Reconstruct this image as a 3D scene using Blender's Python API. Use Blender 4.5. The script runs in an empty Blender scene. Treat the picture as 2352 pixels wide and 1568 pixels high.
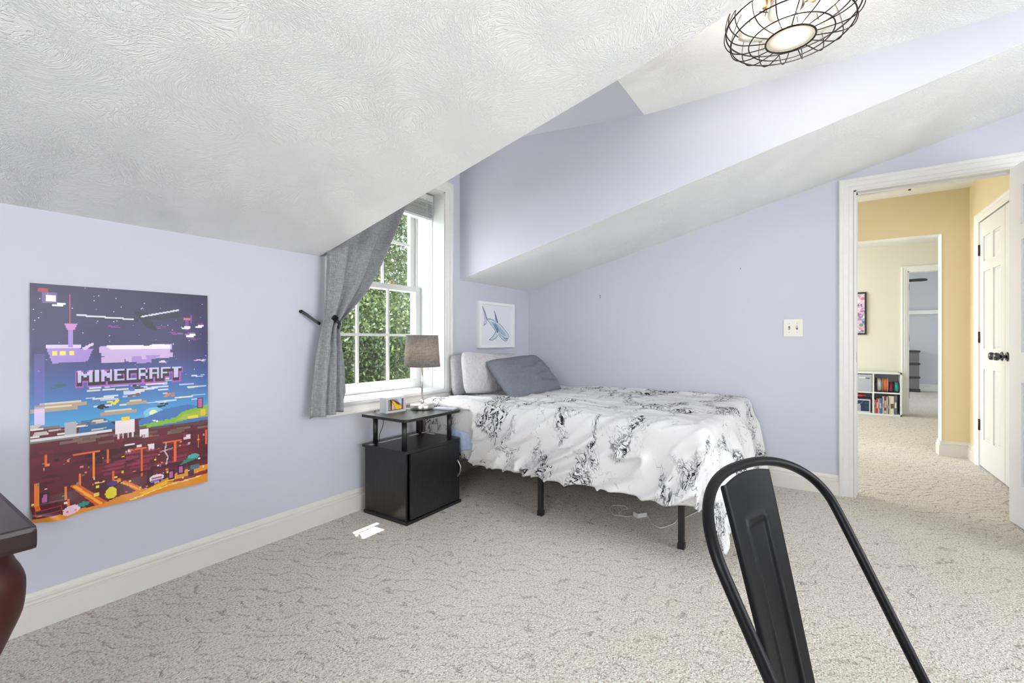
import bpy, bmesh, math, random
import numpy as np
from mathutils import Vector, Matrix, noise
random.seed(7)
PI = math.pi
scn = bpy.context.scene
C = scn.collection

# ------------------------------------------------------------------ camera
YAW = 0.5929
FOC = 1046.8
CAMZ = 1.03
cam_d = bpy.data.cameras.new('camera')
cam_d.sensor_width = 36.0
cam_d.lens = FOC*36.0/2352.0
cam_d.shift_y = -2.86/2352.0
cam_d.clip_start = 0.02
cam = bpy.data.objects.new('camera', cam_d)
C.objects.link(cam)
cam.location = (0, 0, CAMZ)
cam.rotation_euler = (PI/2, 0, YAW-PI/2)
scn.camera = cam

# ------------------------------------------------------------------ view
scn.view_settings.view_transform = 'Standard'
scn.view_settings.look = 'None'
scn.view_settings.gamma = 1.0
scn.view_settings.use_curve_mapping = False
scn.view_settings.exposure = -0.12

# ------------------------------------------------------------------ world and daylight
w = bpy.data.worlds.new('sky'); scn.world = w; w.use_nodes = True
nt = w.node_tree
bg = nt.nodes['Background']
bg.inputs[0].default_value = (0.80, 0.90, 1.0, 1)
bg.inputs[1].default_value = 8.5

def light(name, kind, loc, energy, color=(1,1,1), size=None, size_y=None, direction=None, radius=None, spread=None):
    d = bpy.data.lights.new(name, kind)
    d.energy = energy; d.color = color
    if kind == 'AREA':
        d.shape = 'RECTANGLE'; d.size = size; d.size_y = size_y or size
        if spread: d.spread = spread
    if kind == 'SUN': d.angle = math.radians(0.6)
    if radius is not None: d.shadow_soft_size = radius
    o = bpy.data.objects.new(name, d); C.objects.link(o)
    o.location = loc
    if direction is not None:
        o.rotation_euler = Vector(direction).to_track_quat('-Z', 'Y').to_euler()
    return o
light('sun', 'SUN', (2, 6, 8), 34.0, (1.0, 0.95, 0.88), direction=(-0.12, -0.335, -1))
# area panels: added fill behind the camera, daylight at unseen side windows beyond
light('back_fill_light', 'AREA', (-1.85, 0.1, 1.45), 60, (1.0, 0.985, 0.97), 1.5, 1.3, (1, 0, 0.5))
light('near_fill_light', 'AREA', (1.2, -2.85, 1.45), 66, (1.0, 0.985, 0.97), 2.4, 1.3, (0, 1, 0.5))
light('hall_daylight', 'AREA', (4.7, 1.65, 1.4), 22, (1.0, 0.97, 0.92), 1.0, 1.3, (0, -1, 0))
light('playroom_daylight', 'AREA', (6.9, 2.4, 1.5), 84, (0.90, 0.95, 1.0), 1.8, 1.4, (0, -1, -0.12))
light('far_room_daylight', 'AREA', (10.6, 2.3, 1.5), 62, (0.90, 0.94, 1.0), 1.6, 1.4, (0, -1, -0.2))

# ------------------------------------------------------------------ materials
def mat(name, col=(0.8,0.8,0.8), rough=0.5, metal=0.0, spec=None, fn=None, trans=0.0, emit=None, estr=0.0, alpha=1.0):
    m = bpy.data.materials.new(name); m.use_nodes = True
    b = m.node_tree.nodes['Principled BSDF']
    b.inputs['Base Color'].default_value = (*col, 1)
    b.inputs['Roughness'].default_value = rough
    b.inputs['Metallic'].default_value = metal
    if spec is not None: b.inputs['Specular IOR Level'].default_value = spec
    if trans: b.inputs['Transmission Weight'].default_value = trans
    if emit: 
        b.inputs['Emission Color'].default_value = (*emit, 1); b.inputs['Emission Strength'].default_value = estr
    if fn: fn(m, m.node_tree, b)
    return m
def node(nt, t, **kw):
    n = nt.nodes.new(t)
    for k, v in kw.items():
        if k in n.inputs.keys() if isinstance(k, str) else False: n.inputs[k].default_value = v
        else: setattr(n, k, v)
    return n
def inp(n, **kw):
    for k, v in kw.items(): n.inputs[k.replace('_', ' ')].default_value = v
    return n
def coords(nt, scale=(1,1,1), rot=(0,0,0), src='Object'):
    tc = nt.nodes.new('ShaderNodeTexCoord'); mp = nt.nodes.new('ShaderNodeMapping')
    mp.inputs['Scale'].default_value = scale; mp.inputs['Rotation'].default_value = rot
    nt.links.new(tc.outputs[src], mp.inputs[0]); return mp.outputs[0]
def noise_tex(nt, vec, scale, detail=3, rough=0.5, dist=0.0):
    n = nt.nodes.new('ShaderNodeTexNoise')
    n.inputs['Scale'].default_value = scale; n.inputs['Detail'].default_value = detail
    n.inputs['Roughness'].default_value = rough; n.inputs['Distortion'].default_value = dist
    nt.links.new(vec, n.inputs['Vector']); return n
def ramp(nt, fac, stops):
    r = nt.nodes.new('ShaderNodeValToRGB'); e = r.color_ramp.elements
    while len(e) < len(stops): e.new(0.5)
    for i, (p, c) in enumerate(stops):
        e[i].position = p; e[i].color = (*c, 1) if len(c) == 3 else c
    nt.links.new(fac, r.inputs[0]); return r.outputs[0]
def bump(nt, b, h, strength, dist, prev=None):
    n = nt.nodes.new('ShaderNodeBump'); n.inputs['Strength'].default_value = strength; n.inputs['Distance'].default_value = dist
    nt.links.new(h, n.inputs['Height'])
    if prev: nt.links.new(prev, n.inputs['Normal'])
    if b: nt.links.new(n.outputs[0], b.inputs['Normal'])
    return n.outputs[0]
def math_n(nt, op, a, b=None, c=None):
    n = nt.nodes.new('ShaderNodeMath'); n.operation = op
    for i, v in enumerate((a, b, c)):
        if v is None: continue
        if isinstance(v, (int, float)): n.inputs[i].default_value = v
        else: nt.links.new(v, n.inputs[i])
    return n.outputs[0]
def mixc(nt, fac, a, b):
    n = nt.nodes.new('ShaderNodeMix'); n.data_type = 'RGBA'
    if isinstance(fac, (int, float)): n.inputs[0].default_value = fac
    else: nt.links.new(fac, n.inputs[0])
    for i, v in ((6, a), (7, b)):
        if isinstance(v, tuple): n.inputs[i].default_value = (*v, 1)
        else: nt.links.new(v, n.inputs[i])
    return n.outputs[2]

def f_paint(m, nt, b):
    v = coords(nt); n = noise_tex(nt, v, 260, 2)
    bump(nt, b, n.outputs[0], 0.12, 0.0015)
def f_ceiling(m, nt, b):
    v = coords(nt)
    patch = noise_tex(nt, v, 2.2, 2, 0.5)
    warp = noise_tex(nt, v, 3.0, 1)
    a = nt.nodes.new('ShaderNodeVectorMath'); a.operation = 'MULTIPLY_ADD'
    nt.links.new(warp.outputs['Color'], a.inputs[0]); a.inputs[1].default_value = (0.9,0.9,0.9); nt.links.new(v, a.inputs[2])
    n = noise_tex(nt, a.outputs[0], 62, 2, 0.45, 0.9)
    n2 = noise_tex(nt, v, 150, 2)
    ridge = math_n(nt, 'ABSOLUTE', math_n(nt, 'SUBTRACT', n.outputs[0], 0.5))
    ridge = math_n(nt, 'SMOOTH_MIN', ridge, 0.09, 0.05)
    pm = ramp(nt, patch.outputs[0], [(0.38, (0.6,)*3), (0.62, (1,)*3)])
    h = math_n(nt, 'ADD', math_n(nt, 'MULTIPLY', ridge, math_n(nt, 'MULTIPLY', pm, 7.0)), math_n(nt, 'MULTIPLY', n2.outputs[0], 0.35))
    bump(nt, b, h, 0.75, 0.0035)
def f_carpet(m, nt, b):
    v = coords(nt)
    warp = noise_tex(nt, v, 16, 2)
    a = nt.nodes.new('ShaderNodeVectorMath'); a.operation = 'MULTIPLY_ADD'
    nt.links.new(warp.outputs['Color'], a.inputs[0]); a.inputs[1].default_value = (0.05,0.05,0.0); nt.links.new(v, a.inputs[2])
    mp = nt.nodes.new('ShaderNodeMapping'); mp.inputs['Rotation'].default_value = (0,0,-0.593)
    nt.links.new(v, mp.inputs[0])
    sp = nt.nodes.new('ShaderNodeSeparateXYZ'); nt.links.new(mp.outputs[0], sp.inputs[0])
    n1 = noise_tex(nt, v, 7.5, 1, 0.5); n2 = noise_tex(nt, v, 46, 2, 0.6)
    ph = math_n(nt, 'ADD', math_n(nt, 'MULTIPLY', sp.outputs[0], 17.0), math_n(nt, 'ADD', math_n(nt, 'MULTIPLY', n1.outputs[0], 3.4), math_n(nt, 'MULTIPLY', n2.outputs[0], 0.55)))
    saw = math_n(nt, 'FRACT', ph)
    tri = ramp(nt, saw, [(0.0, (0,0,0)), (0.10, (0.75,0.75,0.75)), (0.55, (1,1,1)), (1.0, (0.45,0.45,0.45))])
    step = ramp(nt, saw, [(0.0, (1,1,1)), (0.22, (0,0,0))])
    brk = noise_tex(nt, v, 24, 3, 0.65)
    brkm = ramp(nt, brk.outputs[0], [(0.43, (0,0,0)), (0.56, (1,1,1))])
    crev = math_n(nt, 'MULTIPLY', step, brkm)
    loops = nt.nodes.new('ShaderNodeTexVoronoi'); loops.inputs['Scale'].default_value = 190
    nt.links.new(v, loops.inputs['Vector'])
    fleck = noise_tex(nt, v, 120, 3, 0.75)
    h = math_n(nt, 'ADD', math_n(nt, 'SUBTRACT', math_n(nt, 'MULTIPLY', tri, 0.25), math_n(nt, 'MULTIPLY', crev, 0.9)), math_n(nt, 'MULTIPLY', loops.outputs['Distance'], -0.55))
    bump(nt, b, h, 0.9, 0.009)
    c0 = ramp(nt, fleck.outputs[0], [(0.34, (0.20,0.155,0.11)), (0.45, (0.62,0.56,0.48)), (0.58, (0.83,0.785,0.72))])
    big = noise_tex(nt, v, 1.3, 2)
    tone = ramp(nt, big.outputs[0], [(0.35, (0.70,0.645,0.56)), (0.65, (0.83,0.795,0.735))])
    c1 = mixc(nt, 0.20, c0, tone)
    c2 = mixc(nt, math_n(nt, 'MULTIPLY', crev, 0.62), c1, (0.20, 0.16, 0.115))  # shade in the pile crevices painted into the base colour
    nt.links.new(c2, b.inputs['Base Color'])
def f_wood_black(m, nt, b):
    v = coords(nt, (38, 38, 3.0)); n = noise_tex(nt, v, 3.0, 5, 0.6, 0.6)
    c = ramp(nt, n.outputs[0], [(0.3, (0.006,0.006,0.007)), (0.62, (0.016,0.016,0.017)), (0.8, (0.06,0.059,0.057))])
    nt.links.new(c, b.inputs['Base Color']); bump(nt, b, n.outputs[0], 0.15, 0.0008)
def f_cloth(scale, amount, c1, c2):
    def f(m, nt, b):
        v = coords(nt); n = noise_tex(nt, v, scale, 4, 0.7)
        nt.links.new(ramp(nt, n.outputs[0], [(0.35, c1), (0.65, c2)]), b.inputs['Base Color'])
        bump(nt, b, n.outputs[0], amount, 0.001)
    return f
def f_crumple(c1, c2, k=0.5):
    def f(m, nt, b):
        v = coords(nt); n = noise_tex(nt, v, 60, 4, 0.7)
        nt.links.new(ramp(nt, n.outputs[0], [(0.35, c1), (0.65, c2)]), b.inputs['Base Color'])
        w_ = noise_tex(nt, v, 9, 3, 0.55, 1.2)
        r_ = math_n(nt, 'ABSOLUTE', math_n(nt, 'SUBTRACT', w_.outputs[0], 0.5))
        bump(nt, b, r_, k, 0.05)
    return f
def f_weave(c1, c2, s=320):
    def f(m, nt, b):
        va = coords(nt, (s, s, s*0.12)); vb = coords(nt, (s*0.12, s*0.12, s))
        na = noise_tex(nt, va, 1.0, 2); nb = noise_tex(nt, vb, 1.0, 2)
        s_ = math_n(nt, 'MULTIPLY', math_n(nt, 'ADD', na.outputs[0], nb.outputs[0]), 0.5)
        nt.links.new(ramp(nt, s_, [(0.38, c1), (0.62, c2)]), b.inputs['Base Color'])
        bump(nt, b, s_, 0.4, 0.001)
    return f
def f_marble_cloth(m, nt, b):
    uv = coords(nt, src='UV')
    warp = noise_tex(nt, uv, 5.5, 3, 0.6)
    a = nt.nodes.new('ShaderNodeVectorMath'); a.operation = 'MULTIPLY_ADD'
    nt.links.new(warp.outputs['Color'], a.inputs[0]); a.inputs[1].default_value = (0.16,0.16,0.0); nt.links.new(uv, a.inputs[2])
    # clusters stretched across the bed
    mp = nt.nodes.new('ShaderNodeMapping'); mp.inputs['Scale'].default_value = (1.5, 3.1, 1); mp.inputs['Location'].default_value = (0.35, 0.62, 0)
    mp.inputs['Rotation'].default_value = (0, 0, 0.16)
    nt.links.new(a.outputs[0], mp.inputs[0])
    cl = noise_tex(nt, mp.outputs[0], 1.55, 3, 0.55, 0.3)
    mask = ramp(nt, cl.outputs[0], [(0.512, (0,0,0)), (0.575, (1,1,1))])
    mask_soft = ramp(nt, cl.outputs[0], [(0.47, (0,0,0)), (0.70, (1,1,1))])
    def veins(scale, width, loc, dist):
        mp = nt.nodes.new('ShaderNodeMapping'); mp.inputs['Location'].default_value = loc; mp.inputs['Scale'].default_value = (0.62, 1.25, 1)
        nt.links.new(a.outputs[0], mp.inputs[0])
        n = noise_tex(nt, mp.outputs[0], scale, 3, 0.55, dist)
        d = math_n(nt, 'ABSOLUTE', math_n(nt, 'SUBTRACT', n.outputs[0], 0.5))
        return ramp(nt, math_n(nt, 'DIVIDE', d, width), [(0.6, (1,1,1)), (1.0, (0,0,0))])
    v1 = veins(13, 0.026, (0,0,0), 1.9); v2 = veins(21, 0.030, (3,1,0), 1.5); v3 = veins(9, 0.007, (7,2,0), 1.2)
    cl2 = noise_tex(nt, a.outputs[0], 4.2, 2, 0.5)
    m2 = ramp(nt, cl2.outputs[0], [(0.50, (0,0,0)), (0.58, (1,1,1))])
    dark = math_n(nt, 'MULTIPLY', math_n(nt, 'MAXIMUM', v1, v2), mask)
    thin = math_n(nt, 'MULTIPLY', math_n(nt, 'MULTIPLY', v3, m2), 0.75)
    allv = math_n(nt, 'MAXIMUM', dark, thin)
    wash = math_n(nt, 'MULTIPLY', mask_soft, 0.14)
    base = mixc(nt, wash, (0.70, 0.685, 0.675), (0.42, 0.44, 0.52))
    col = mixc(nt, allv, base, (0.015, 0.015, 0.024))
    nt.links.new(col, b.inputs['Base Color'])
    fine = noise_tex(nt, uv, 480, 2); cr = noise_tex(nt, uv, 22, 3, 0.6, 0.4)
    p = bump(nt, None, cr.outputs[0], 0.25, 0.006)
    bump(nt, b, fine.outputs[0], 0.15, 0.0006, p)
def f_attr(m, nt, b):
    at = nt.nodes.new('ShaderNodeAttribute'); at.attribute_name = 'print'
    nt.links.new(at.outputs['Color'], b.inputs['Base Color'])
def f_trim(m, nt, b):
    v = coords(nt); n = noise_tex(nt, v, 35, 3)
    nt.links.new(ramp(nt, n.outputs[0], [(0.3, (0.700,0.680,0.640)), (0.7, (0.725,0.705,0.668))]), b.inputs['Base Color'])
def f_desk(m, nt, b):
    v = coords(nt, (3, 30, 3)); n = noise_tex(nt, v, 2.0, 4)
    nt.links.new(ramp(nt, n.outputs[0], [(0.3, (0.014,0.008,0.008)), (0.7, (0.026,0.014,0.013))]), b.inputs['Base Color'])
def f_leaf(m, nt, b):
    v = coords(nt); n = noise_tex(nt, v, 5, 3)
    nt.links.new(ramp(nt, n.outputs[0], [(0.3, (0.020,0.036,0.012)), (0.55, (0.060,0.092,0.026)), (0.75, (0.17,0.20,0.065))]), b.inputs['Base Color'])
    out = nt.nodes['Material Output']; tr = nt.nodes.new('ShaderNodeBsdfTranslucent'); tr.inputs[0].default_value = (0.13,0.19,0.045,1)
    ms = nt.nodes.new('ShaderNodeMixShader'); ms.inputs[0].default_value = 0.2
    nt.links.new(b.outputs[0], ms.inputs[1]); nt.links.new(tr.outputs[0], ms.inputs[2]); nt.links.new(ms.outputs[0], out.inputs[0])
def f_shade(m, nt, b):
    f_weave((0.115,0.105,0.10), (0.36,0.335,0.32), 260)(m, nt, b)
    out = nt.nodes['Material Output']; tr = nt.nodes.new('ShaderNodeBsdfTranslucent'); tr.inputs[0].default_value = (0.56,0.50,0.44,1)
    ms = nt.nodes.new('ShaderNodeMixShader'); ms.inputs[0].default_value = 0.35
    nt.links.new(b.outputs[0], ms.inputs[1]); nt.links.new(tr.outputs[0], ms.inputs[2]); nt.links.new(ms.outputs[0], out.inputs[0])
def f_lens(m, nt, b):
    out = nt.nodes['Material Output']; tr = nt.nodes.new('ShaderNodeBsdfTranslucent'); tr.inputs[0].default_value = (0.92,0.90,0.86,1)
    ms = nt.nodes.new('ShaderNodeMixShader'); ms.inputs[0].default_value = 0.6
    nt.links.new(b.outputs[0], ms.inputs[1]); nt.links.new(tr.outputs[0], ms.inputs[2]); nt.links.new(ms.outputs[0], out.inputs[0])
def f_glass(m, nt, b):
    out = nt.nodes['Material Output']
    t = nt.nodes.new('ShaderNodeBsdfTransparent'); g = nt.nodes.new('ShaderNodeBsdfGlossy'); g.inputs['Roughness'].default_value = 0.02
    ms = nt.nodes.new('ShaderNodeMixShader')
    ms.inputs[0].default_value = 0.04; nt.links.new(t.outputs[0], ms.inputs[1]); nt.links.new(g.outputs[0], ms.inputs[2]); nt.links.new(ms.outputs[0], out.inputs[0])

M = {
 'lavender': mat('lavender_wall_paint', (0.540, 0.540, 0.606), 0.6, fn=f_paint),
 'ceiling': mat('textured_white_ceiling', (0.87, 0.865, 0.85), 0.8, fn=f_ceiling),
 'carpet': mat('cream_loop_carpet', (0.6,0.55,0.47), 0.95, spec=0.1, fn=f_carpet),
 'trim': mat('cream_gloss_trim', (0.74,0.71,0.65), 0.35, fn=f_trim),
 'trim_cream': mat('cream_baseboard_paint', (0.68,0.645,0.585), 0.4),
 'white': mat('white_gloss_paint', (0.80,0.80,0.785), 0.32),
 'window_white': mat('window_white_paint', (0.56,0.56,0.55), 0.35),
 'door': mat('white_door_paint', (0.74,0.74,0.735), 0.35),
 'yellow': mat('yellow_wall_paint', (0.70,0.585,0.36), 0.6, fn=f_paint),
 'cream': mat('pale_cream_wall_paint', (0.74,0.71,0.60), 0.6, fn=f_paint),
 'grey_wall': mat('grey_blue_wall_paint', (0.50,0.50,0.525), 0.6, fn=f_paint),
 'black_wood': mat('black_wood_grain', (0.01,0.01,0.01), 0.33, fn=f_wood_black),
 'black_edge': mat('black_plastic_edge', (0.012,0.012,0.014), 0.4),
 'black_metal': mat('black_satin_metal', (0.004,0.004,0.0045), 0.40, spec=0.16),
 'frame_black': mat('black_bed_steel', (0.010,0.010,0.011), 0.45),
 'bronze': mat('dark_bronze_metal', (0.035,0.028,0.024), 0.35, 0.8),
 'nickel': mat('brushed_nickel', (0.62,0.59,0.56), 0.28, 1.0),
 'brass': mat('antique_brass', (0.42,0.27,0.12), 0.3, 1.0),
 'chrome': mat('dark_chrome', (0.10,0.10,0.115), 0.12, 1.0),
 'glass': mat('window_glass', fn=f_glass),
 'curtain': mat('grey_linen', (0.2,0.2,0.21), 0.9, spec=0.1, fn=f_weave((0.20,0.20,0.212), (0.33,0.33,0.348), 300)),
 'marble': mat('white_cotton_with_black_marbling', (0.8,0.8,0.8), 0.85, spec=0.15, fn=f_marble_cloth),
 'pillow_light': mat('pale_grey_cotton', (0.55,0.54,0.56), 0.9, spec=0.1, fn=f_crumple((0.52,0.50,0.51), (0.58,0.56,0.57), 0.55)),
 'pillow_blue': mat('slate_grey_cotton', (0.15,0.16,0.2), 0.8, spec=0.2, fn=f_crumple((0.160,0.172,0.205), (0.190,0.202,0.238), 0.25)),
 'sheet': mat('pale_blue_sheet', (0.42,0.52,0.72), 0.9, fn=f_cloth(40, 0.3, (0.40,0.50,0.70), (0.55,0.63,0.80))),
 'mattress': mat('white_mattress', (0.7,0.7,0.7), 0.9),
 'print': mat('printed_paper', (0.5,0.5,0.5), 0.38, fn=f_attr),
 'print_matte': mat('printed_matte_paper', (0.5,0.5,0.5), 0.7, fn=f_attr),
 'ivory': mat('ivory_plastic', (0.70,0.67,0.58), 0.35),
 'white_plastic': mat('white_plastic', (0.72,0.72,0.71), 0.4),
 'grey_box': mat('pale_grey_lacquer', (0.56,0.56,0.57), 0.4),
 'desk': mat('dark_mahogany_top', (0.04,0.03,0.03), 0.32, spec=0.3, fn=f_desk),
 'desk_leg': mat('red_mahogany', (0.040,0.008,0.006), 0.42, spec=0.25),
 'leaf': mat('sunlit_leaf', (0.1,0.2,0.05), 0.33, fn=f_leaf),
 'bark': mat('grey_bark', (0.10,0.08,0.06), 0.9),
 'grass': mat('lawn', (0.07,0.13,0.03), 0.95),
 'shade': mat('grey_brown_lamp_shade', (0.3,0.27,0.24), 0.9, fn=f_shade),
 'bulb': mat('glowing_bulb', (1,1,1), 0.3, emit=(1.0,0.90,0.74), estr=14.0),
 'lamp_bulb': mat('warm_bulb', (1,1,1), 0.3, emit=(1.0,0.78,0.5), estr=8.0),
 'lens': mat('frosted_lens', (0.85,0.83,0.79), 0.4, fn=f_lens),
 'blade': mat('clear_white_blade', (0.85,0.83,0.79), 0.2, fn=f_lens),
 'dark_hole': mat('dark_gap', (0.02,0.02,0.02), 0.9),
 'gunmetal': mat('smoked_plastic_film', (0.10,0.10,0.105), 0.25),
}
def flat(name, col, rough=0.55):
    k = 'flat_'+name
    if k not in M: M[k] = mat(name, col, rough)
    return M[k]

# ------------------------------------------------------------------ mesh builder
ORG = {}
class MB:
    def __init__(s): s.v = []; s.f = []; s.uv = None; s.col = None; s.smooth = []
    def add(s, vs, fs, smooth=False):
        n = len(s.v); s.v += [tuple(p) for p in vs]; s.f += [tuple(i+n for i in f) for f in fs]; s.smooth += [smooth]*len(fs)
        return s
    def box(s, x0, x1, y0, y1, z0, z1, bevel=0.0):
        if bevel <= 0:
            v = [(x,y,z) for x in (x0,x1) for y in (y0,y1) for z in (z0,z1)]
            s.add(v, [(0,1,3,2),(4,6,7,5),(0,4,5,1),(2,3,7,6),(0,2,6,4),(1,5,7,3)])
        else:
            bm = bmesh.new(); bmesh.ops.create_cube(bm, size=1)
            for q in bm.verts: q.co = Vector(((x0+x1)/2+q.co.x*(x1-x0), (y0+y1)/2+q.co.y*(y1-y0), (z0+z1)/2+q.co.z*(z1-z0)))
            bmesh.ops.bevel(bm, geom=list(bm.edges), offset=bevel, segments=2, affect='EDGES', profile=0.7)
            s.from_bm(bm)
        return s
    def from_bm(s, bm, smooth=False):
        bm.verts.ensure_lookup_table()
        s.add([v.co.copy() for v in bm.verts], [tuple(v.index for v in f.verts) for f in bm.faces], smooth); bm.free(); return s
    def prism(s, poly, axis, a0, a1):
        # poly in the two other axes (order x,y,z without axis)
        def P(p, a):
            if axis == 'x': return (a, p[0], p[1])
            if axis == 'y': return (p[0], a, p[1])
            return (p[0], p[1], a)
        n = len(poly); v = [P(p, a0) for p in poly]+[P(p, a1) for p in poly]
        fs = [tuple(range(n)), tuple(range(2*n-1, n-1, -1))]+[(i, (i+1)%n, n+(i+1)%n, n+i) for i in range(n)]
        bm = bmesh.new(); vs = [bm.verts.new(q) for q in v]
        for f in fs: bm.faces.new([vs[i] for i in f])
        bmesh.ops.recalc_face_normals(bm, faces=bm.faces[:])
        bm.verts.index_update(); return s.from_bm(bm)
    def tube(s, path, r, seg=10, closed=False, caps=True, flat=None):
        P = [Vector(p) for p in path]; n = len(P)
        rs = r if isinstance(r, (list, tuple)) else [r]*n
        prev = None; rings = []
        for i in range(n):
            if closed: t = P[(i+1)%n]-P[i-1]
            else: t = P[min(i+1,n-1)]-P[max(i-1,0)]
            t.normalize()
            if prev is None:
                a = Vector((0,0,1)) if abs(t.z) < 0.9 else Vector((1,0,0))
                u = t.cross(a).normalized()
            else: u = (prev - t*prev.dot(t)).normalized()
            prev = u; w_ = t.cross(u)
            rings.append([P[i]+u*(math.cos(2*PI*k/seg)*rs[i])+w_*(math.sin(2*PI*k/seg)*rs[i]) for k in range(seg)])
        v = [q for R in rings for q in R]; fs = []
        m = n if closed else n-1
        for i in range(m):
            for k in range(seg):
                a = i*seg+k; b2 = i*seg+(k+1)%seg; c = ((i+1)%n)*seg+(k+1)%seg; d = ((i+1)%n)*seg+k
                fs.append((a,b2,c,d))
        if not closed and caps: fs += [tuple(range(seg-1,-1,-1)), tuple((n-1)*seg+k for k in range(seg))]
        return s.add(v, fs, True)
    def lathe(s, prof, cx=0, cy=0, cz=0, seg=32, mtx=None):
        v = []; fs = []
        for (r, z) in prof:
            for k in range(seg):
                q = Vector((r*math.cos(2*PI*k/seg), r*math.sin(2*PI*k/seg), z))
                if mtx: q = mtx @ q
                v.append((q.x+cx, q.y+cy, q.z+cz))
        for i in range(len(prof)-1):
            for k in range(seg): fs.append((i*seg+k, i*seg+(k+1)%seg, (i+1)*seg+(k+1)%seg, (i+1)*seg+k))
        if prof[0][0] > 1e-6: fs.append(tuple(range(seg-1,-1,-1)))
        if prof[-1][0] > 1e-6: fs.append(tuple((len(prof)-1)*seg+k for k in range(seg)))
        return s.add(v, fs, True)
    def grid(s, pts, smooth=True, wrap=False):
        H = len(pts); W = len(pts[0]); v = [p for r in pts for p in r]
        fs = [(i*W+j, i*W+j+1, (i+1)*W+j+1, (i+1)*W+j) for i in range(H-1) for j in range(W-1)]
        if wrap: fs += [(i*W+W-1, i*W, (i+1)*W, (i+1)*W+W-1) for i in range(H-1)]
        return s.add(v, fs, smooth)
    def xform(s, mtx):
        s.v = [tuple(mtx @ Vector(p)) for p in s.v]; return s
    def build(s, name, m, parent=None, auto=True, world=True, normals=True):
        me = bpy.data.meshes.new(name)
        off = Vector((0,0,0))
        if parent is not None and world: off = ORG.get(parent.name, Vector((0,0,0)))
        me.from_pydata([tuple(Vector(p)-off) for p in s.v], [], s.f)
        if normals:
            bm = bmesh.new(); bm.from_mesh(me)
            bmesh.ops.recalc_face_normals(bm, faces=bm.faces[:]); bm.to_mesh(me); bm.free()
        me.polygons.foreach_set('use_smooth', s.smooth[:len(me.polygons)])
        if s.uv is not None:
            l = me.uv_layers.new(name='UVMap')
            for lp in me.loops: l.data[lp.index].uv = s.uv[lp.vertex_index]
        if s.col is not None:
            ca = me.color_attributes.new('print', 'FLOAT_COLOR', 'CORNER')
            arr = np.repeat(s.col, 4, axis=0) if len(s.col)*4 == len(me.loops) else s.col
            ca.data.foreach_set('color', arr.astype(np.float32).ravel())
        me.materials.append(m if not isinstance(m, str) else M[m])
        me.update()
        o = bpy.data.objects.new(name, me); C.objects.link(o)
        if parent is not None:
            o.parent = parent; ORG[o.name] = off
        return o
def tag(o, label=None, cat=None, group=None, kind=None):
    if label: o['label'] = label
    if cat: o['category'] = cat
    if group: o['group'] = group
    if kind: o['kind'] = kind
    return o
def thing(name, loc, label=None, cat=None, group=None, kind=None):
    o = bpy.data.objects.new(name, None); C.objects.link(o); o.location = loc
    o.empty_display_size = 0.05
    ORG[o.name] = Vector(loc)
    return tag(o, label, cat, group, kind)
def struct(o): o['kind'] = 'structure'; return o
def smoothpath(pts, n=8):
    out = []; P = [Vector(p) for p in pts]
    for i in range(len(P)-1):
        p0 = P[max(i-1,0)]; p1 = P[i]; p2 = P[i+1]; p3 = P[min(i+2,len(P)-1)]
        for k in range(n):
            t = k/n
            out.append(0.5*((2*p1)+(p2-p0)*t+(2*p0-5*p1+4*p2-p3)*t*t+(3*p1-p0-3*p2+p3)*t**3))
    out.append(P[-1]); return out
def profile_run(mb, prof, p0, p1, out_dir, up=(0,0,1)):
    """extrude a moulding profile [(d,h)...] (d along out_dir, h along up) from p0 to p1"""
    o = Vector(out_dir); u = Vector(up); v = []; n = len(prof)
    for P in (Vector(p0), Vector(p1)):
        for d, h in prof: v.append(P+o*d+u*h)
    fs = [(i, (i+1)%n, n+(i+1)%n, n+i) for i in range(n)]+[tuple(range(n-1,-1,-1)), tuple(range(n, 2*n))]
    mb.add(v, fs); return mb

# ================================================================== ROOM SHELL
A = 2.325; B = 3.732; ZK = 1.5005; SL = 0.2484; XL = 1.5185; XR = 2.723; ZC = 2.3864
BX = -1.6; NY = -2.6; YF = A-(ZC-ZK)/SL       # where the slope meets the flat ceiling
YD = 0.873
WO = 2.68                                     # outer face of the window wall
zs = lambda y: ZK+SL*(A-y)
struct(MB().box(BX-0.2, 13.0, -4.0, WO, -0.12, 0.0).build('floor', 'carpet'))
# window wall
wx0, wx1, wz0, wz1 = 1.627, 2.55, 0.645, 2.14
mb = MB().box(BX-0.2, wx0, A, WO, 0, 2.7).box(wx1, B+0.12, A, WO, 0, 2.7).box(wx0, wx1, A, WO, 0, wz0).box(wx0, wx1, A, WO, wz1, 2.7)
struct(mb.build('wall_left', 'lavender'))
# right wall with door opening
dy0, dy1, dz = -0.940, -0.190, 2.016
mb = MB().box(B, B+0.12, dy1, A, 0, 2.6).box(B, B+0.12, -4.0, dy0, 0, 2.6).box(B, B+0.12, dy0, dy1, dz, 2.6)
struct(mb.build('wall_right', 'lavender'))
# walls behind the camera, each with an opening added for fill light
mb = MB().box(BX-0.2, BX, NY-0.2, -0.65, 0, 2.6).box(BX-0.2, BX, 0.85, WO, 0, 2.6).box(BX-0.2, BX, -0.65, 0.85, 0, 0.8).box(BX-0.2, BX, -0.65, 0.85, 2.1, 2.6)
struct(mb.build('wall_back', 'lavender'))
mb = MB().box(BX-0.2, 0.0, NY-0.2, NY, 0, 2.6).box(2.4, B+0.12, NY-0.2, NY, 0, 2.6).box(0.0, 2.4, NY-0.2, NY, 0, 0.8).box(0.0, 2.4, NY-0.2, NY, 2.1, 2.6)
struct(mb.build('wall_near', 'lavender'))
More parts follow.
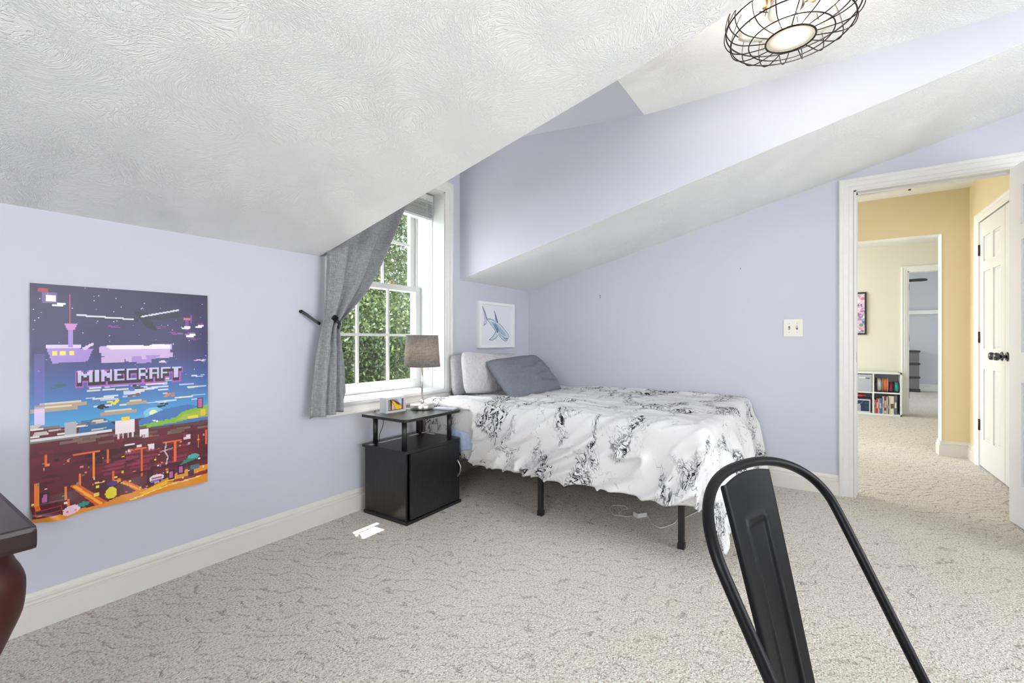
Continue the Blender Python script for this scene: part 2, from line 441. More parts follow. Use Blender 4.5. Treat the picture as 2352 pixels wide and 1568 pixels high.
# ceiling: two sloped fields either side of the dormer, the flat field
sl = [(WO, zs(WO)), (YF, ZC), (YF, ZC+0.3), (WO, zs(WO)+0.3)]
mb = MB().prism(sl, 'x', BX-0.2, XL).prism(sl, 'x', XR+0.0, B+0.12)
mb.box(BX-0.2, B+0.12, NY-0.2, YF, ZC, ZC+0.3).box(XL-0.12, XR+0.12, YF, YD, ZC, ZC+0.3)
struct(mb.build('ceiling', 'ceiling'))
# dormer: cheeks and lavender ceiling strip
zd = lambda y: ZC+0.10*(y-YD)
e_ = 0.0015
struct(MB().prism([(A, ZK+e_), (YF, ZC+e_), (YF, ZC+0.28), (A, 2.69)], 'x', XL-0.12, XL+0.002).build('wall_dormer_left', 'lavender'))
struct(MB().prism([(A, ZK+e_), (YF, ZC+e_), (YF, ZC+0.28), (A, 2.69)], 'x', XR-0.002, XR+0.12).build('wall_dormer_right', 'lavender'))
struct(MB().prism([(YD+0.001, ZC), (WO, zd(WO)), (WO, 2.95), (YD+0.001, 2.7)], 'x', XL-0.12, XR+0.12).build('ceiling_dormer', 'lavender'))

# baseboards
BB = [(0,0), (0.016,0), (0.016,0.086), (0.018,0.088), (0.016,0.091), (0.009,0.093), (0.008,0.103), (0.011,0.106), (0.011,0.112), (0.006,0.118), (0.003,0.130), (0,0.132)]
struct(profile_run(MB(), BB, (BX, A, 0), (B, A, 0), (0,-1,0)).build('baseboard_left', 'trim_cream'))
mb = profile_run(MB(), BB, (B, dy1+0.081, 0), (B, A, 0), (-1,0,0)); profile_run(mb, BB, (B, NY, 0), (B, dy0-0.081, 0), (-1,0,0))
struct(mb.build('baseboard_right', 'trim_cream'))
struct(profile_run(MB(), BB, (BX, NY, 0), (BX, A, 0), (1,0,0)).build('baseboard_back', 'trim_cream'))
struct(profile_run(MB(), BB, (BX, NY, 0), (B, NY, 0), (0,1,0)).build('baseboard_near', 'trim_cream'))

# door casing (right wall) with its jamb and strike plate
CP = [(0,0), (0.017,0), (0.020,0.006), (0.020,0.020), (0.015,0.026), (0.015,0.050), (0.010,0.056), (0.010,0.072), (0.006,0.078), (0,0.078)]  # (depth out, across from outer edge)
def casing(mb, x, y0, y1, ztop, d, w=0.078, z0=0.0):
    """casing on plane X=x around opening y0..y1 up to ztop; d=-1 faces -X, +1 faces +X; mitred"""
    n = len(CP)
    for side in (0, 1, 2):
        v = []
        for end in (0, 1):
            for dep, acr in CP:
                a = w-acr*w/0.078           # distance from opening edge
                if side == 0: p = (x+d*dep, y1+a, z0 if end == 0 else ztop+a)
                elif side == 1: p = (x+d*dep, y0-a, z0 if end == 0 else ztop+a)
                else: p = (x+d*dep, (y0-a) if end == 0 else (y1+a), ztop+a)
                v.append(p)
        fs = [(i, (i+1)%n, n+(i+1)%n, n+i) for i in range(n)]+[tuple(range(n-1,-1,-1)), tuple(range(n, 2*n))]
        mb.add(v, fs)
    return mb
t1 = thing('trim_1', (B, -0.55, 0), kind='structure')
casing(MB(), B, dy0+0.009, dy1+0.003, dz-0.006, -1).build('casing', 'trim', t1)
casing(MB(), B+0.12, dy0+0.009, dy1+0.003, dz-0.006, 1).build('casing', 'trim', t1)
MB().box(B-0.004, B+0.124, dy1-0.012, dy1, 0, dz).box(B-0.004, B+0.124, dy0, dy0+0.012, 0, dz).box(B-0.004, B+0.124, dy0, dy1, dz-0.014, dz)\
    .box(B+0.05, B+0.085, dy1-0.022, dy1-0.011, 0, dz-0.01).box(B+0.05, B+0.085, dy0+0.011, dy0+0.022, 0, dz-0.01).box(B+0.05, B+0.085, dy0+0.012, dy1-0.012, dz-0.025, dz-0.013).build('jamb', 'trim', t1)
tag(MB().box(B+0.001, B+0.027, dy1-0.0135, dy1-0.0118, 0.885, 0.95, 0.0006).build('strike_plate', 'bronze', t1), 'dark metal strike plate')

# six-panel door builder: local frame u along width from hinge, depth v, z
def door_leaf(name, hinge, ang, width, height, face, m='door', knob=None, hinges=(), z0=0.012, thick=0.035, hinge_side=1, parts=True):
    """leaf starts at hinge (x,y), runs in direction ang; face=+1 -> panelled front on the left of the run"""
    t = thing(name, (hinge[0], hinge[1], 0), kind='structure')
    ca, sa = math.cos(ang), math.sin(ang)
    mtx = Matrix(((ca, -sa, 0, hinge[0]), (sa, ca, 0, hinge[1]), (0, 0, 1, 0), (0,0,0,1)))
    mb = MB()
    st = width*0.155; mid = width*0.13; pw = (width-2*st-mid)/2
    rows = [(0.235, 0.80), (0.965, 1.58), (1.66, height-0.115)]
    y0, y1 = (-thick/2, thick/2)
    mb.box(0, width, y0+0.009, y1-0.009, z0, z0+height)
    xs = [(st, st+pw), (st+pw+mid, width-st)]
    for yy0, yy1 in ((y0, y0+0.0095), (y1-0.0095, y1)):
        mb.box(0, st, yy0, yy1, z0, z0+height).box(width-st, width, yy0, yy1, z0, z0+height).box(st+pw, st+pw+mid, yy0, yy1, z0, z0+height)
        zz = [z0]+[q for r in rows for q in r]+[z0+height]
        for k in range(0, len(zz), 2):
            for a, b2 in xs: mb.box(a, b2, yy0, yy1, zz[k], zz[k+1])
        inner = 1 if yy0 > 0 else -1
        for a, b2 in xs:
            for r0, r1 in rows:
                f = 0.028; base = inner*(thick/2-0.009); top = inner*(thick/2-0.002)
                v = [(a+0.008, base, r0+0.008), (b2-0.008, base, r0+0.008), (b2-0.008, base, r1-0.008), (a+0.008, base, r1-0.008),
                     (a+f, top, r0+f), (b2-f, top, r0+f), (b2-f, top, r1-f), (a+f, top, r1-f)]
                mb.add(v, [(0,1,5,4),(1,2,6,5),(2,3,7,6),(3,0,4,7),(4,5,6,7)])
    mb.xform(mtx).build('leaf', m, t)
    for hz in hinges:
        hb = MB().tube([(-0.004, y0*hinge_side-0.004*hinge_side, hz-0.045), (-0.004, y0*hinge_side-0.004*hinge_side, hz+0.045)], 0.0065, 8)
        hb.box(-0.016, 0.010, y0*hinge_side-0.0045*(1 if hinge_side > 0 else -1)-0.001, y0*hinge_side-0.0005*hinge_side, hz-0.045, hz+0.045)
        tag(hb.xform(mtx).build('hinge', 'bronze', t), 'dark bronze hinge')
    if knob:
        ku, kz = knob
        for sd in (-1, 1):
            R = Matrix.Rotation(-sd*PI/2, 4, 'X')
            kb = MB().lathe([(0.0,0.0),(0.033,0.0),(0.033,0.004),(0.026,0.009),(0.012,0.012),(0.010,0.030),(0.014,0.036),(0.026,0.044),(0.029,0.056),(0.026,0.066),(0.016,0.071),(0.0,0.072)], seg=20, mtx=R)
            kb.xform(Matrix.Translation((ku, sd*thick/2, kz)))
            tag(kb.xform(mtx).build('knob', 'chrome', t), 'round dark metal knob')
    return t
# open bedroom door, hinged at the right end of the opening, swung into the room
ang = math.radians(180+8.5)
door_leaf('door_1', (B-0.022, dy0+0.029), ang, 0.71, 1.985, 1, knob=(0.65, 0.93), hinges=(0.25, 1.0, 1.75), hinge_side=-1)

# ================================================================== HALL AND ROOMS BEYOND
HX = 5.534; HY = -1.09
# wall facing the bedroom door, with a wide cased opening
oy0, oy1, oz = -0.911, 0.45, 1.984
struct(MB().box(HX, HX+0.12, oy1, 1.5, 0, 2.5).box(HX, HX+0.12, HY-0.1, oy0, 0, 2.5).box(HX, HX+0.12, oy0, oy1, oz, 2.5).build('wall_hall_far', 'yellow'))
struct(MB().box(HX-0.004, HX+0.124, oy0, oy0+0.004, 0, oz).box(HX-0.004, HX+0.124, oy1-0.004, oy1, 0, oz).box(HX-0.004, HX+0.124, oy0, oy1, oz-0.004, oz).build('trim_2', 'white'))
# side wall with closet doors
cx0, cx1, cz = 4.02, 5.235, 1.995
struct(MB().box(cx1+0.012, HX+0.12, HY-0.1, HY, 0, 2.5).box(B+0.12, cx0-0.012, HY-0.1, HY, 0, 2.5).box(cx0-0.012, cx1+0.012, HY-0.1, HY, cz+0.006, 2.5).box(cx0-0.05, cx1+0.05, HY-0.2, HY-0.1, 0, 2.5).build('wall_hall_right', 'yellow'))
struct(MB().box(B+0.12, HX+0.12, 1.5, 1.6, 0, 0.7).box(B+0.12, HX+0.12, 1.5, 1.6, 2.1, 2.5).box(B+0.12, 4.2, 1.5, 1.6, 0.7, 2.1).box(5.2, HX+0.12, 1.5, 1.6, 0.7, 2.1).build('wall_hall_left', 'yellow'))
struct(MB().box(B+0.12, HX+0.12, HY-0.2, 1.6, 2.366, 2.5).build('ceiling_hall', flat('white_flat_ceiling', (0.78,0.775,0.76), 0.8)))
CW = 0.07
def casing_y(mb, y, x0, x1, ztop, d, w=CW):
    n = len(CP)
    for side in (0, 1, 2):
        v = []
        for end in (0, 1):
            for dep, acr in CP:
                a = w-acr*w/0.078
                if side == 0: p = (x1+a, y+d*dep, 0 if end == 0 else ztop+a)
                elif side == 1: p = (x0-a, y+d*dep, 0 if end == 0 else ztop+a)
                else: p = ((x0-a) if end == 0 else (x1+a), y+d*dep, ztop+a)
                v.append(p)
        mb.add(v, [(i, (i+1)%n, n+(i+1)%n, n+i) for i in range(n)]+[tuple(range(n-1,-1,-1)), tuple(range(n, 2*n))])
    return mb
mb = casing_y(MB(), HY, cx0, cx1+0.004, cz, 1)
mb.box(cx1+0.002, cx1+0.012, HY-0.08, HY+0.002, 0, cz+0.006).box(cx0-0.012, cx0-0.002, HY-0.08, HY+0.002, 0, cz+0.006).box(cx0-0.012, cx1+0.012, HY-0.08, HY+0.002, cz, cz+0.006)
struct(mb.build('trim_3', 'white'))
door_leaf('door_2', (cx1, HY-0.0195), PI, 0.605, 1.975, 1, knob=(0.55, 0.915), hinges=(0.34, 1.055, 1.765), hinge_side=1)
door_leaf('door_3', (cx0, HY-0.0195), 0.0, 0.605, 1.975, 1, knob=(0.55, 0.915), hinges=(0.34, 1.055, 1.765), hinge_side=-1)
mb = profile_run(MB(), BB, (HX, HY, 0), (HX, oy0+0.015, 0), (-1,0,0)); profile_run(mb, BB, (cx1+0.075, HY, 0), (HX, HY, 0), (0,1,0))
profile_run(mb, BB, (HX-0.015, oy0+0.004, 0), (HX+0.135, oy0+0.004, 0), (0,1,0)); profile_run(mb, BB, (HX, oy1, 0), (HX, 1.5, 0), (-1,0,0))
profile_run(mb, BB, (B+0.12, HY, 0), (cx0-0.075, HY, 0), (0,1,0))
struct(mb.build('baseboard_hall', 'trim_cream'))
mb = MB().lathe([(0.0,0.0),(0.014,0.0),(0.014,-0.006),(0.005,-0.010),(0.005,-0.022),(0.010,-0.030),(0.010,-0.036),(0,-0.038)], 5.206, -0.651, 2.366, 12)
tag(mb.build('ceiling_hook', 'bronze'), 'tiny dark metal knob fixed to the hall ceiling', 'hook')
# playroom beyond
PX = 8.32
ey0, ey1, ez = -1.80, -1.021, 1.986
struct(MB().box(PX, PX+0.12, ey1, 2.6, 0, 2.5).box(PX, PX+0.12, -2.6, ey0, 0, 2.5).box(PX, PX+0.12, ey0, ey1, ez, 2.5).build('wall_playroom_far', 'cream'))
struct(MB().box(HX+0.12, PX+0.12, -2.6, -2.5, 0, 2.5).build('wall_playroom_right', 'cream'))
struct(MB().box(HX+0.12, PX, 2.2, 2.3, 0, 0.75).box(HX+0.12, PX, 2.2, 2.3, 2.2, 2.5).box(HX+0.12, 6.0, 2.2, 2.3, 0.75, 2.2).box(7.8, PX, 2.2, 2.3, 0.75, 2.2)
       .box(HX+0.12, HX+0.22, 1.5, 2.3, 0, 2.5).box(HX+0.12, HX+0.22, -2.6, HY-0.1, 0, 2.5).build('wall_playroom_left', 'cream'))
struct(MB().box(HX+0.12, PX+0.12, -2.6, 2.3, 2.366, 2.5).build('ceiling_playroom', flat('white_flat_ceiling', (0.78,0.775,0.76), 0.8)))
t4 = thing('trim_4', (PX, -1.4, 0), kind='structure')
casing(MB(), PX, ey0, ey1, ez, -1, 0.072).build('casing', 'white', t4)
MB().box(PX-0.002, PX+0.124, ey1-0.014, ey1, 0, ez).box(PX-0.002, PX+0.124, ey0, ey0+0.014, 0, ez).box(PX-0.002, PX+0.124, ey0, ey1, ez-0.014, ez).build('jamb', 'white', t4)
for hz in (0.27, 1.06, 1.77):
    tag(MB().box(PX+0.05, PX+0.085, ey1-0.024, ey1-0.013, hz-0.045, hz+0.045).build('hinge', 'bronze', t4), 'dark bronze hinge')
struct(profile_run(MB(), BB, (PX, ey1+0.075, 0), (PX, 2.2, 0), (-1,0,0)).build('baseboard_playroom', 'trim_cream'))
# far room
FX = 12.4
struct(MB().box(FX, FX+0.1, -4.0, 2.3, 0, 2.5).box(PX+0.12, FX, -4.0, -3.9, 0, 2.5).build('wall_far_room', 'grey_wall'))
struct(MB().box(PX+0.12, FX, 2.2, 2.3, 0, 0.75).box(PX+0.12, FX, 2.2, 2.3, 2.2, 2.5).box(PX+0.12, 9.8, 2.2, 2.3, 0.75, 2.2).box(11.4, FX, 2.2, 2.3, 0.75, 2.2).build('wall_far_room_left', 'grey_wall'))
struct(MB().box(PX, FX+0.1, -4.0, 2.3, 2.42, 2.5).build('ceiling_far_room', flat('white_flat_ceiling', (0.78,0.775,0.76), 0.8)))
struct(profile_run(MB(), BB, (FX, -3.9, 0), (FX, 2.2, 0), (-1,0,0)).build('baseboard_far_room', 'trim_cream'))
struct(MB().box(FX-0.06, FX, -3.9, 2.2, 1.56, 1.64).build('trim_5', 'trim'))

# ================================================================== DORMER WINDOW
W = thing('window_1', (2.09, A, wz0), kind='structure')
# casing around opening (plane Y=A facing -Y)
mb = MB()
n = len(CP); zt = wz1-0.004
for side in (0, 1, 2, 3):
    v = []
    for end in (0, 1):
        for dep, acr in CP:
            a = 0.08-acr*0.08/0.078
            x0_, x1_ = wx0+0.004, wx1-0.001
            zb = 0.664
            if side == 0: p = (x1_+a, A-dep, zb if end == 0 else zt+a)
            elif side == 1: p = (x0_-a, A-dep, zb if end == 0 else zt+a)
            elif side == 2: p = ((x0_-a) if end == 0 else (x1_+a), A-dep, zt+a)
            else: p = ((x0_-0.08) if end == 0 else (x1_+0.055), A-dep*0.9, 0.668-0.078+acr*0.85)
            v.append(p)
    mb.add(v, [(i, (i+1)%n, n+(i+1)%n, n+i) for i in range(n)]+[tuple(range(n-1,-1,-1)), tuple(range(n, 2*n))])
mb.build('window_casing', 'trim', W)
# jambs with a stop line, head
mb = MB().box(wx0-0.002, wx0+0.012, A-0.004, WO, wz0, wz1).box(wx1-0.012, wx1+0.002, A-0.004, WO, wz0, wz1).box(wx0, wx1, A-0.004, WO, wz1-0.012, wz1)
for xa, xb in ((wx0+0.010, wx0+0.016), (wx1-0.016, wx1-0.010)):
    mb.box(xa, xb, 2.44, 2.555, wz0, wz1-0.01).box(xa-(0.004 if xa > 2 else 0), xb+(0.0 if xa > 2 else 0.004), 2.60, 2.615, wz0, wz1-0.01).box(xa-(0.004 if xa > 2 else 0), xb+(0.0 if xa > 2 else 0.004), 2.655, 2.67, wz0, wz1-0.01)
mb.build('jamb', 'window_white', W)
MB().box(wx0-0.07, wx1+0.06, A-0.028, A+0.002, 0.648, 0.669, 0.004).box(wx0, wx1, A-0.01, WO+0.03, 0.62, 0.669).build('sill', 'window_white', W)
def sash(name, y0, y1, z0, z1, bot, top, rows=2):
    xa, xb = wx0+0.013, wx1-0.013; st = 0.055
    s = MB().box(xa, xa+st, y0, y1, z0, z1, 0.003).box(xb-st, xb, y0, y1, z0, z1, 0.003).box(xa+st, xb-st, y0, y1, z0, z0+bot, 0.003).box(xa+st, xb-st, y0, y1, z1-top, z1, 0.003)
    ob = s.build(name, 'window_white', W)
    gx0, gx1, gz0, gz1 = xa+st, xb-st, z0+bot, z1-top
    m_ = MB()
    for k in (1, 2):
        x = gx0+(gx1-gx0)*k/3; m_.box(x-0.009, x+0.009, y0+0.006, y0+0.020, gz0, gz1)
    for k in range(1, rows):
        z = gz0+(gz1-gz0)*k/rows; m_.box(gx0, gx1, y0+0.0065, y0+0.0195, z-0.009, z+0.009)
    m_.build('muntin', 'window_white', ob)
    MB().box(gx0-0.004, gx1+0.004, (y0+y1)/2+0.004, (y0+y1)/2+0.008, gz0-0.004, gz1+0.004).build('pane', 'glass', ob)
    return ob
sash('lower_sash', 2.560, 2.598, 0.669, 1.437, 0.070, 0.040)
up = sash('upper_sash', 2.618, 2.653, 1.40, 2.128, 0.045, 0.050)
mb = MB().box(2.235, 2.285, 2.568, 2.592, 1.437, 1.443, 0.002).tube([(2.26, 2.58, 1.443), (2.26, 2.58, 1.453)], 0.008, 10).box(2.245, 2.285, 2.572, 2.586, 1.450, 1.458, 0.002)
tag(mb.build('sash_lock', 'brass', W), 'small brass sash lock')

# window blind, raised to a stack
t = thing('window_blind', (2.09, 2.46, 1.94), 'white slatted window blind pulled up to the top of the dormer window', 'blind')
MB().box(wx0+0.022, wx1-0.016, 2.43, 2.475, 2.075, 2.12).build('head_rail', 'window_white', t)
mb = MB()
for k in range(11):
    z = 1.962+k*0.0095; o_ = 0.003*math.sin(k*2.1)
    mb.box(wx0+0.022, wx1-0.014-0.004*(k % 2), 2.437+o_, 2.487+o_, z, z+0.003)
mb.build('slats', 'window_white', t)
MB().box(wx0+0.022, wx1-0.014, 2.437, 2.487, 1.936, 1.954, 0.003).build('bottom_rail', 'window_white', t)
mb = MB()
for x, zb in ((2.462, 0.80), (2.478, 0.83)):
    mb.tube(smoothpath([(x, 2.43, 2.09), (x+0.002, 2.43, 1.6), (x-0.003, 2.432, 1.2), (x, 2.43, zb)], 4), 0.0013, 6)
    mb.lathe([(0,0.0),(0.005,0.0),(0.004,0.02),(0,0.022)], x, 2.43, zb-0.022, 8)
mb.build('cord', 'window_white', t)
# unseen windows added behind the camera for fill light: plain frames with panes
def fill_window(name, axis, pos, a0, a1, z0, z1, thick=0.2):
    t = thing(name, (pos, (a0+a1)/2, z0) if axis == 'x' else ((a0+a1)/2, pos, z0), kind='structure')
    def bx(mb, u0, u1, d0, d1, q0, q1):
        return mb.box(pos+d0, pos+d1, u0, u1, q0, q1) if axis == 'x' else mb.box(u0, u1, pos+d0, pos+d1, q0, q1)
    mb = MB()
    bx(mb, a0, a0+0.05, -thick, 0.015, z0, z1); bx(mb, a1-0.05, a1, -thick, 0.015, z0, z1); bx(mb, a0, a1, -thick, 0.015, z0, z0+0.05); bx(mb, a0, a1, -thick, 0.015, z1-0.05, z1)
    bx(mb, (a0+a1)/2-0.02, (a0+a1)/2+0.02, -0.12, -0.08, z0, z1); bx(mb, a0, a1, -0.12, -0.08, (z0+z1)/2-0.02, (z0+z1)/2+0.02)
    mb.build('window_frame', 'white', t)
    mb = MB(); bx(mb, a0+0.04, a1-0.04, -0.102, -0.098, z0+0.04, z1-0.04); mb.build('pane', 'glass', t)
fill_window('fill_window_back', 'x', BX, -0.65, 0.85, 0.8, 2.1)
fill_window('fill_window_near', 'y', NY, 0.0, 2.4, 0.8, 2.1)

# ================================================================== BED
BX0, BX1, BY0, BY1 = 2.30, 3.70, 0.47, 2.27         # mattress footprint
bed = thing('bed', (3.0, 1.37, 0), 'black steel platform bed with a white mattress, pushed into the corner of the room', 'bed')
mb = MB().box(BX0+0.02, BX0+0.05, BY0, BY1, 0.32, 0.35).box(BX1-0.05, BX1-0.02, BY0, BY1, 0.32, 0.35)
for y in (BY0, 1.355, BY1-0.03): mb.box(BX0+0.02, BX1-0.02, y, y+0.03, 0.32, 0.35)
mb.box(2.985, 3.015, BY0, BY1, 0.32, 0.35)
for k in range(12):
    y = BY0+0.08+k*0.142; mb.box(BX0+0.03, BX1-0.03, y, y+0.02, 0.335, 0.352)
mb.build('frame', 'frame_black', bed)
def bed_leg(x, y, brace):
    m_ = MB().box(x-0.014, x+0.014, y-0.014, y+0.014, 0.012, 0.33, 0.003).box(x-0.017, x+0.017, y-0.017, y+0.017, 0.0, 0.03, 0.004)
    for bx_, by_ in brace: m_.tube([(x, y, 0.235), (x+bx_, y+by_, 0.328)], 0.008, 8)
    m_.build('leg', 'frame_black', bed)
bed_leg(2.322, 1.360, [(0.16, 0.0)]); bed_leg(2.340, 0.565, [(0.10, 0.0), (0, 0.10)]); bed_leg(2.34, 2.18, [(0.10, 0)])
for y in (0.565, 1.36, 2.18): bed_leg(3.0, y, [])
for y in (0.565, 1.36, 2.18): bed_leg(3.66, y, [(-0.12, 0)])
MB().box(BX0+0.01, BX1, BY0+0.005, BY1, 0.352, 0.57, 0.04).build('mattress', 'mattress', bed)
# pale blue fitted sheet showing at the bedside near the nightstand
def draped(a0, a1, b0, b1, na, nb, ztop, hang_a, hang_b, off, wr, seed, edge=0.07, out_a=0.08, out_b=0.2):
    """cloth over the bed: a = distance from the bedside edge towards the wall (negative hangs), b = distance from the foot edge towards the head (negative hangs)"""
    pts = []; uv = []
    for i in range(nb+1):
        b_ = b0+(b1-b0)*i/nb; row = []
        for j in range(na+1):
            a_ = a0+(a1-a0)*j/na
            dx, dy = max(0.0, -a_), max(0.0, -b_)
            h = (dx**2.6+dy**2.6)**(1/2.6)
            nx, ny = (dx/(dx+dy), dy/(dx+dy)) if h > 1e-9 else (0, 0)
            nl = math.hypot(nx, ny) or 1; nx /= nl; ny /= nl
            R = edge; q = min(h/(R*PI/2), 1.0)
            o_ = R*math.sin(q*PI/2) if h > 0 else 0; drop = R*(1-math.cos(q*PI/2))
            rest = max(0.0, h-R*PI/2)
            wa = nx*nx; ob = (out_a*wa+out_b*(1-wa))
            o_ += rest*ob; drop += rest*math.sqrt(max(0.05, 1-ob*ob))
            x = BX0+max(a_, 0)+R-nx*o_ - (R if a_ >= 0 or dx > 0 else 0)*1.0
            y = BY0+max(b_, 0)-ny*o_
            z = ztop-drop
            # folds
            P = Vector((a_*3, b_*3, seed))
            nz = noise.noise(P)
            side = min(1.0, rest/0.10)
            sA = b_*1.0-dx*1.35; tA = dx+b_*0.6
            w_ = 0.35*noise.noise(Vector((sA*3, tA*3, seed+5)))
            r1 = max(0.0, 1-abs(noise.noise(Vector((sA*4.6+w_, tA*1.1, seed+9))))*3.6)**1.6
            r2 = max(0.0, 1-abs(noise.noise(Vector((sA*9.5+w_*2, tA*2.4, seed+13))))*4.2)**1.8
            fold = r1*0.80+r2*0.55
            ph2 = (a_*1.0+dy*0.1)*17+2.5*noise.noise(Vector((a_*2, b_*2, seed+15)))
            fold2 = (0.5+0.5*math.sin(ph2))**2
            near = math.exp(-((a_+0.02)/0.28)**2) if a_ > 0 else 1.0
            amp = 0.55+0.6*noise.noise(Vector((a_*1.6, b_*1.3, seed+2)))
            f1 = wr*fold*amp*(wa if h > 0 else 1.0)
            x -= f1*side*nx*1.3+(f1*0.35*(1-side) if a_ < 0 else 0)
            f2 = wr*0.55*fold2*(1-wa)*side
            y -= f2*ny
            z += (f1*0.45*near*(1-side) if b_ > -0.02 else 0)
            # long creases along the top of the bed
            lc = math.sin(a_*34+2.2*noise.noise(Vector((a_*1.5, b_*0.9, seed+21))))
            if a_ > 0: z += wr*0.16*max(0, lc)**2*min(1, b_/0.15 if b_ > 0 else 0)*(0.6+noise.noise(Vector((a_*2, b_*1.0, 7+seed))))
            z += (0.020*nz+0.008*noise.noise(P*3))*(1-side)
            z += 0.012*side*noise.noise(Vector((b_*2.2+a_, a_*0.5, seed+31)))
            x = min(x, B-0.019)
            if y > 1.80: x = max(x, (2.262 if z < 0.585 else 2.240)-0.03*max(0.0, (1.86-y)/0.06) if y < 1.86 else (2.262 if z < 0.585 else 2.240))
            row.append((x-off*nx, y-off*ny, z+off)); uv.append((a_, b_))
        pts.append(row)
    mb = MB().grid(pts); mb.uv = uv
    return mb
mb = draped(-0.40, 1.40, -0.50, 1.77, 190, 240, 0.625, 0, 0, 0.0, 0.070, 3.3)
dv = mb.build('duvet', 'marble')
sm = dv.modifiers.new('thickness', 'SOLIDIFY'); sm.thickness = 0.012; sm.offset = -1
tag(dv, 'white duvet with black marbled squiggles draped over the corner bed', 'duvet')
mb = draped(-0.30, 0.30, 1.42, 1.76, 40, 30, 0.590, 0, 0, 0.0, 0.018, 8.1)
sh = MB()
pts = []
for i in range(13):
    r = []
    for j in range(13):
        u, v_ = i/12, j/12
        y = 2.02-0.215*u
        zb = 0.315+0.05*max(0,u-0.4)
        zt_ = 0.47-0.05*u
        r.append((2.250-0.004*math.sin(v_*PI)-0.004*math.sin(u*11+v_*3), y-0.03*v_*u, zb+(zt_-zb)*v_))
    pts.append(r)
so = sh.grid(pts).build('bed_sheet', 'sheet'); so.modifiers.new('thickness', 'SOLIDIFY').thickness = 0.004
so.modifiers.new('sub', 'SUBSURF').levels = 1
tag(so, 'corner of a pale blue sheet hanging out beside the black nightstand', 'bed sheet')

# pillows
def pillow(name, m, center, W_, H_, T, rot, label, seed, pinch=0.05, flap=False, parts=None):
    t = MB(); N = 44; pts = []
    top, bot = [], []
    for i in range(N+1):
        r1, r2 = [], []
        for j in range(N+1):
            u = -1+2*i/N; v = -1+2*j/N
            e = (max(0, 1-abs(u)**3.2)*max(0, 1-abs(v)**3.2))**0.5
            cr_ = 1-0.06*u**4*v**4
            x = cr_*u*W_/2*(1-pinch*(1-v*v)*0.5*abs(u)**2+0.0); y = cr_*v*H_/2*(1-pinch*(1-u*u)*0.6*abs(v)**2)
            cr = noise.noise(Vector((u*2.0, v*3.4, seed)))*0.5+noise.noise(Vector((u*5, v*8, seed+3)))*0.22
            tn = (0.5+0.5*math.sin(v*13-u*5+2.6*noise.noise(Vector((u*2, v*2, seed+8)))))**3*math.exp(-((u-0.45)/0.5)**2)
            th = T/2*e
            r1.append((x, y, th*(1+0.20*cr)+0.020*e*tn+0.007*cr*e)); r2.append((x, y, -th*(1+0.15*cr)))
        top.append(r1); bot.append(r2)
    t.grid(top); t.grid([list(reversed(r)) for r in bot])
    mtx = Matrix.Translation(center) @ rot
    t.xform(mtx)
    bm = bmesh.new(); vs = [bm.verts.new(q) for q in t.v]
    for f in t.f: bm.faces.new([vs[k] for k in f])
    bmesh.ops.remove_doubles(bm, verts=bm.verts[:], dist=0.0004); bm.verts.index_update()
    q = MB().from_bm(bm, True)
    ob = q.build(name, m); tag(ob, label, 'pillow'); return ob
def basis(xdir, ydir):
    x = Vector(xdir).normalized(); z = x.cross(Vector(ydir)).normalized(); y = z.cross(x)
    return Matrix((x, y, z)).transposed().to_4x4()
pillow('pillow', 'pillow_light', (2.99, 2.262, 0.765), 0.90, 0.31, 0.085, basis((1, 0.0, -0.01), (0, 0.10, 1)), 'pale grey pillow standing rearmost against the wall under the shark picture', 1.0)
pillow('pillow', 'pillow_light', (2.84, 2.120, 0.775), 0.62, 0.32, 0.12, basis((1, -0.05, -0.07), (-0.26, 0.20, 1)), 'pale grey creased pillow at the window end, half behind the slate pillow', 5.0)
pillow('pillow', 'pillow_blue', (3.03, 1.915, 0.748), 0.66, 0.39, 0.14, basis((1, -0.10, 0.045), (0.10, 0.80, 0.85)), 'slate grey pillow leaning in front of the two pale ones', 9.0)

# ================================================================== NIGHTSTAND
ns = thing('nightstand', (2.0, 2.08, 0), 'black woodgrain nightstand with a raised shelf, one door and curved handle', 'nightstand')
MB().box(1.766, 2.231, 1.892, 2.262, 0.0, 0.018, 0.003).build('base', 'black_wood', ns)
MB().box(1.778, 1.793, 1.915, 2.262, 0.018, 0.396).box(2.204, 2.219, 1.915, 2.262, 0.018, 0.396).box(1.793, 2.204, 2.250, 2.262, 0.018, 0.396).build('cabinet', 'black_wood', ns)
def rounded(x0, x1, y0, y1, r, corners='front'):
    p = []
    for cx_, cy_, a0 in ((x1-r, y0+r, -PI/2), (x1-0.002, y1-0.002, 0), (x0+0.002, y1-0.002, PI/2), (x0+r, y0+r, PI)):
        rr = r if cy_ < (y0+y1)/2 else 0.002
        for k in range(7): p.append((cx_+rr*math.cos(a0+k*PI/12), cy_+rr*math.sin(a0+k*PI/12)))
    return p
top1 = MB().prism(rounded(1.757, 2.233, 1.889, 2.264, 0.035), 'z', 0.396, 0.412).build('cabinet_top', 'black_wood', ns)
MB().prism(rounded(1.738, 2.214, 1.872, 2.243, 0.035), 'z', 0.577, 0.593).build('raised_shelf', 'black_wood', ns)
for x, y in ((1.800, 1.948), (1.822, 2.222), (2.178, 1.948), (2.178, 2.222)):
    MB().tube([(x, y, 0.412), (x, y, 0.577)], 0.0145, 18).build('post', 'black_edge', ns)
dr = MB().box(1.800, 2.217, 1.896, 1.911, 0.023, 0.392, 0.002).build('door', 'black_wood', ns)
hp = [(2.196, 1.897, 0.275)]+[(2.196+0.004*math.sin(k/10*PI), 1.897-0.026*math.sin(k/10*PI), 0.275-0.105*k/10) for k in range(1, 10)]+[(2.196, 1.897, 0.170)]
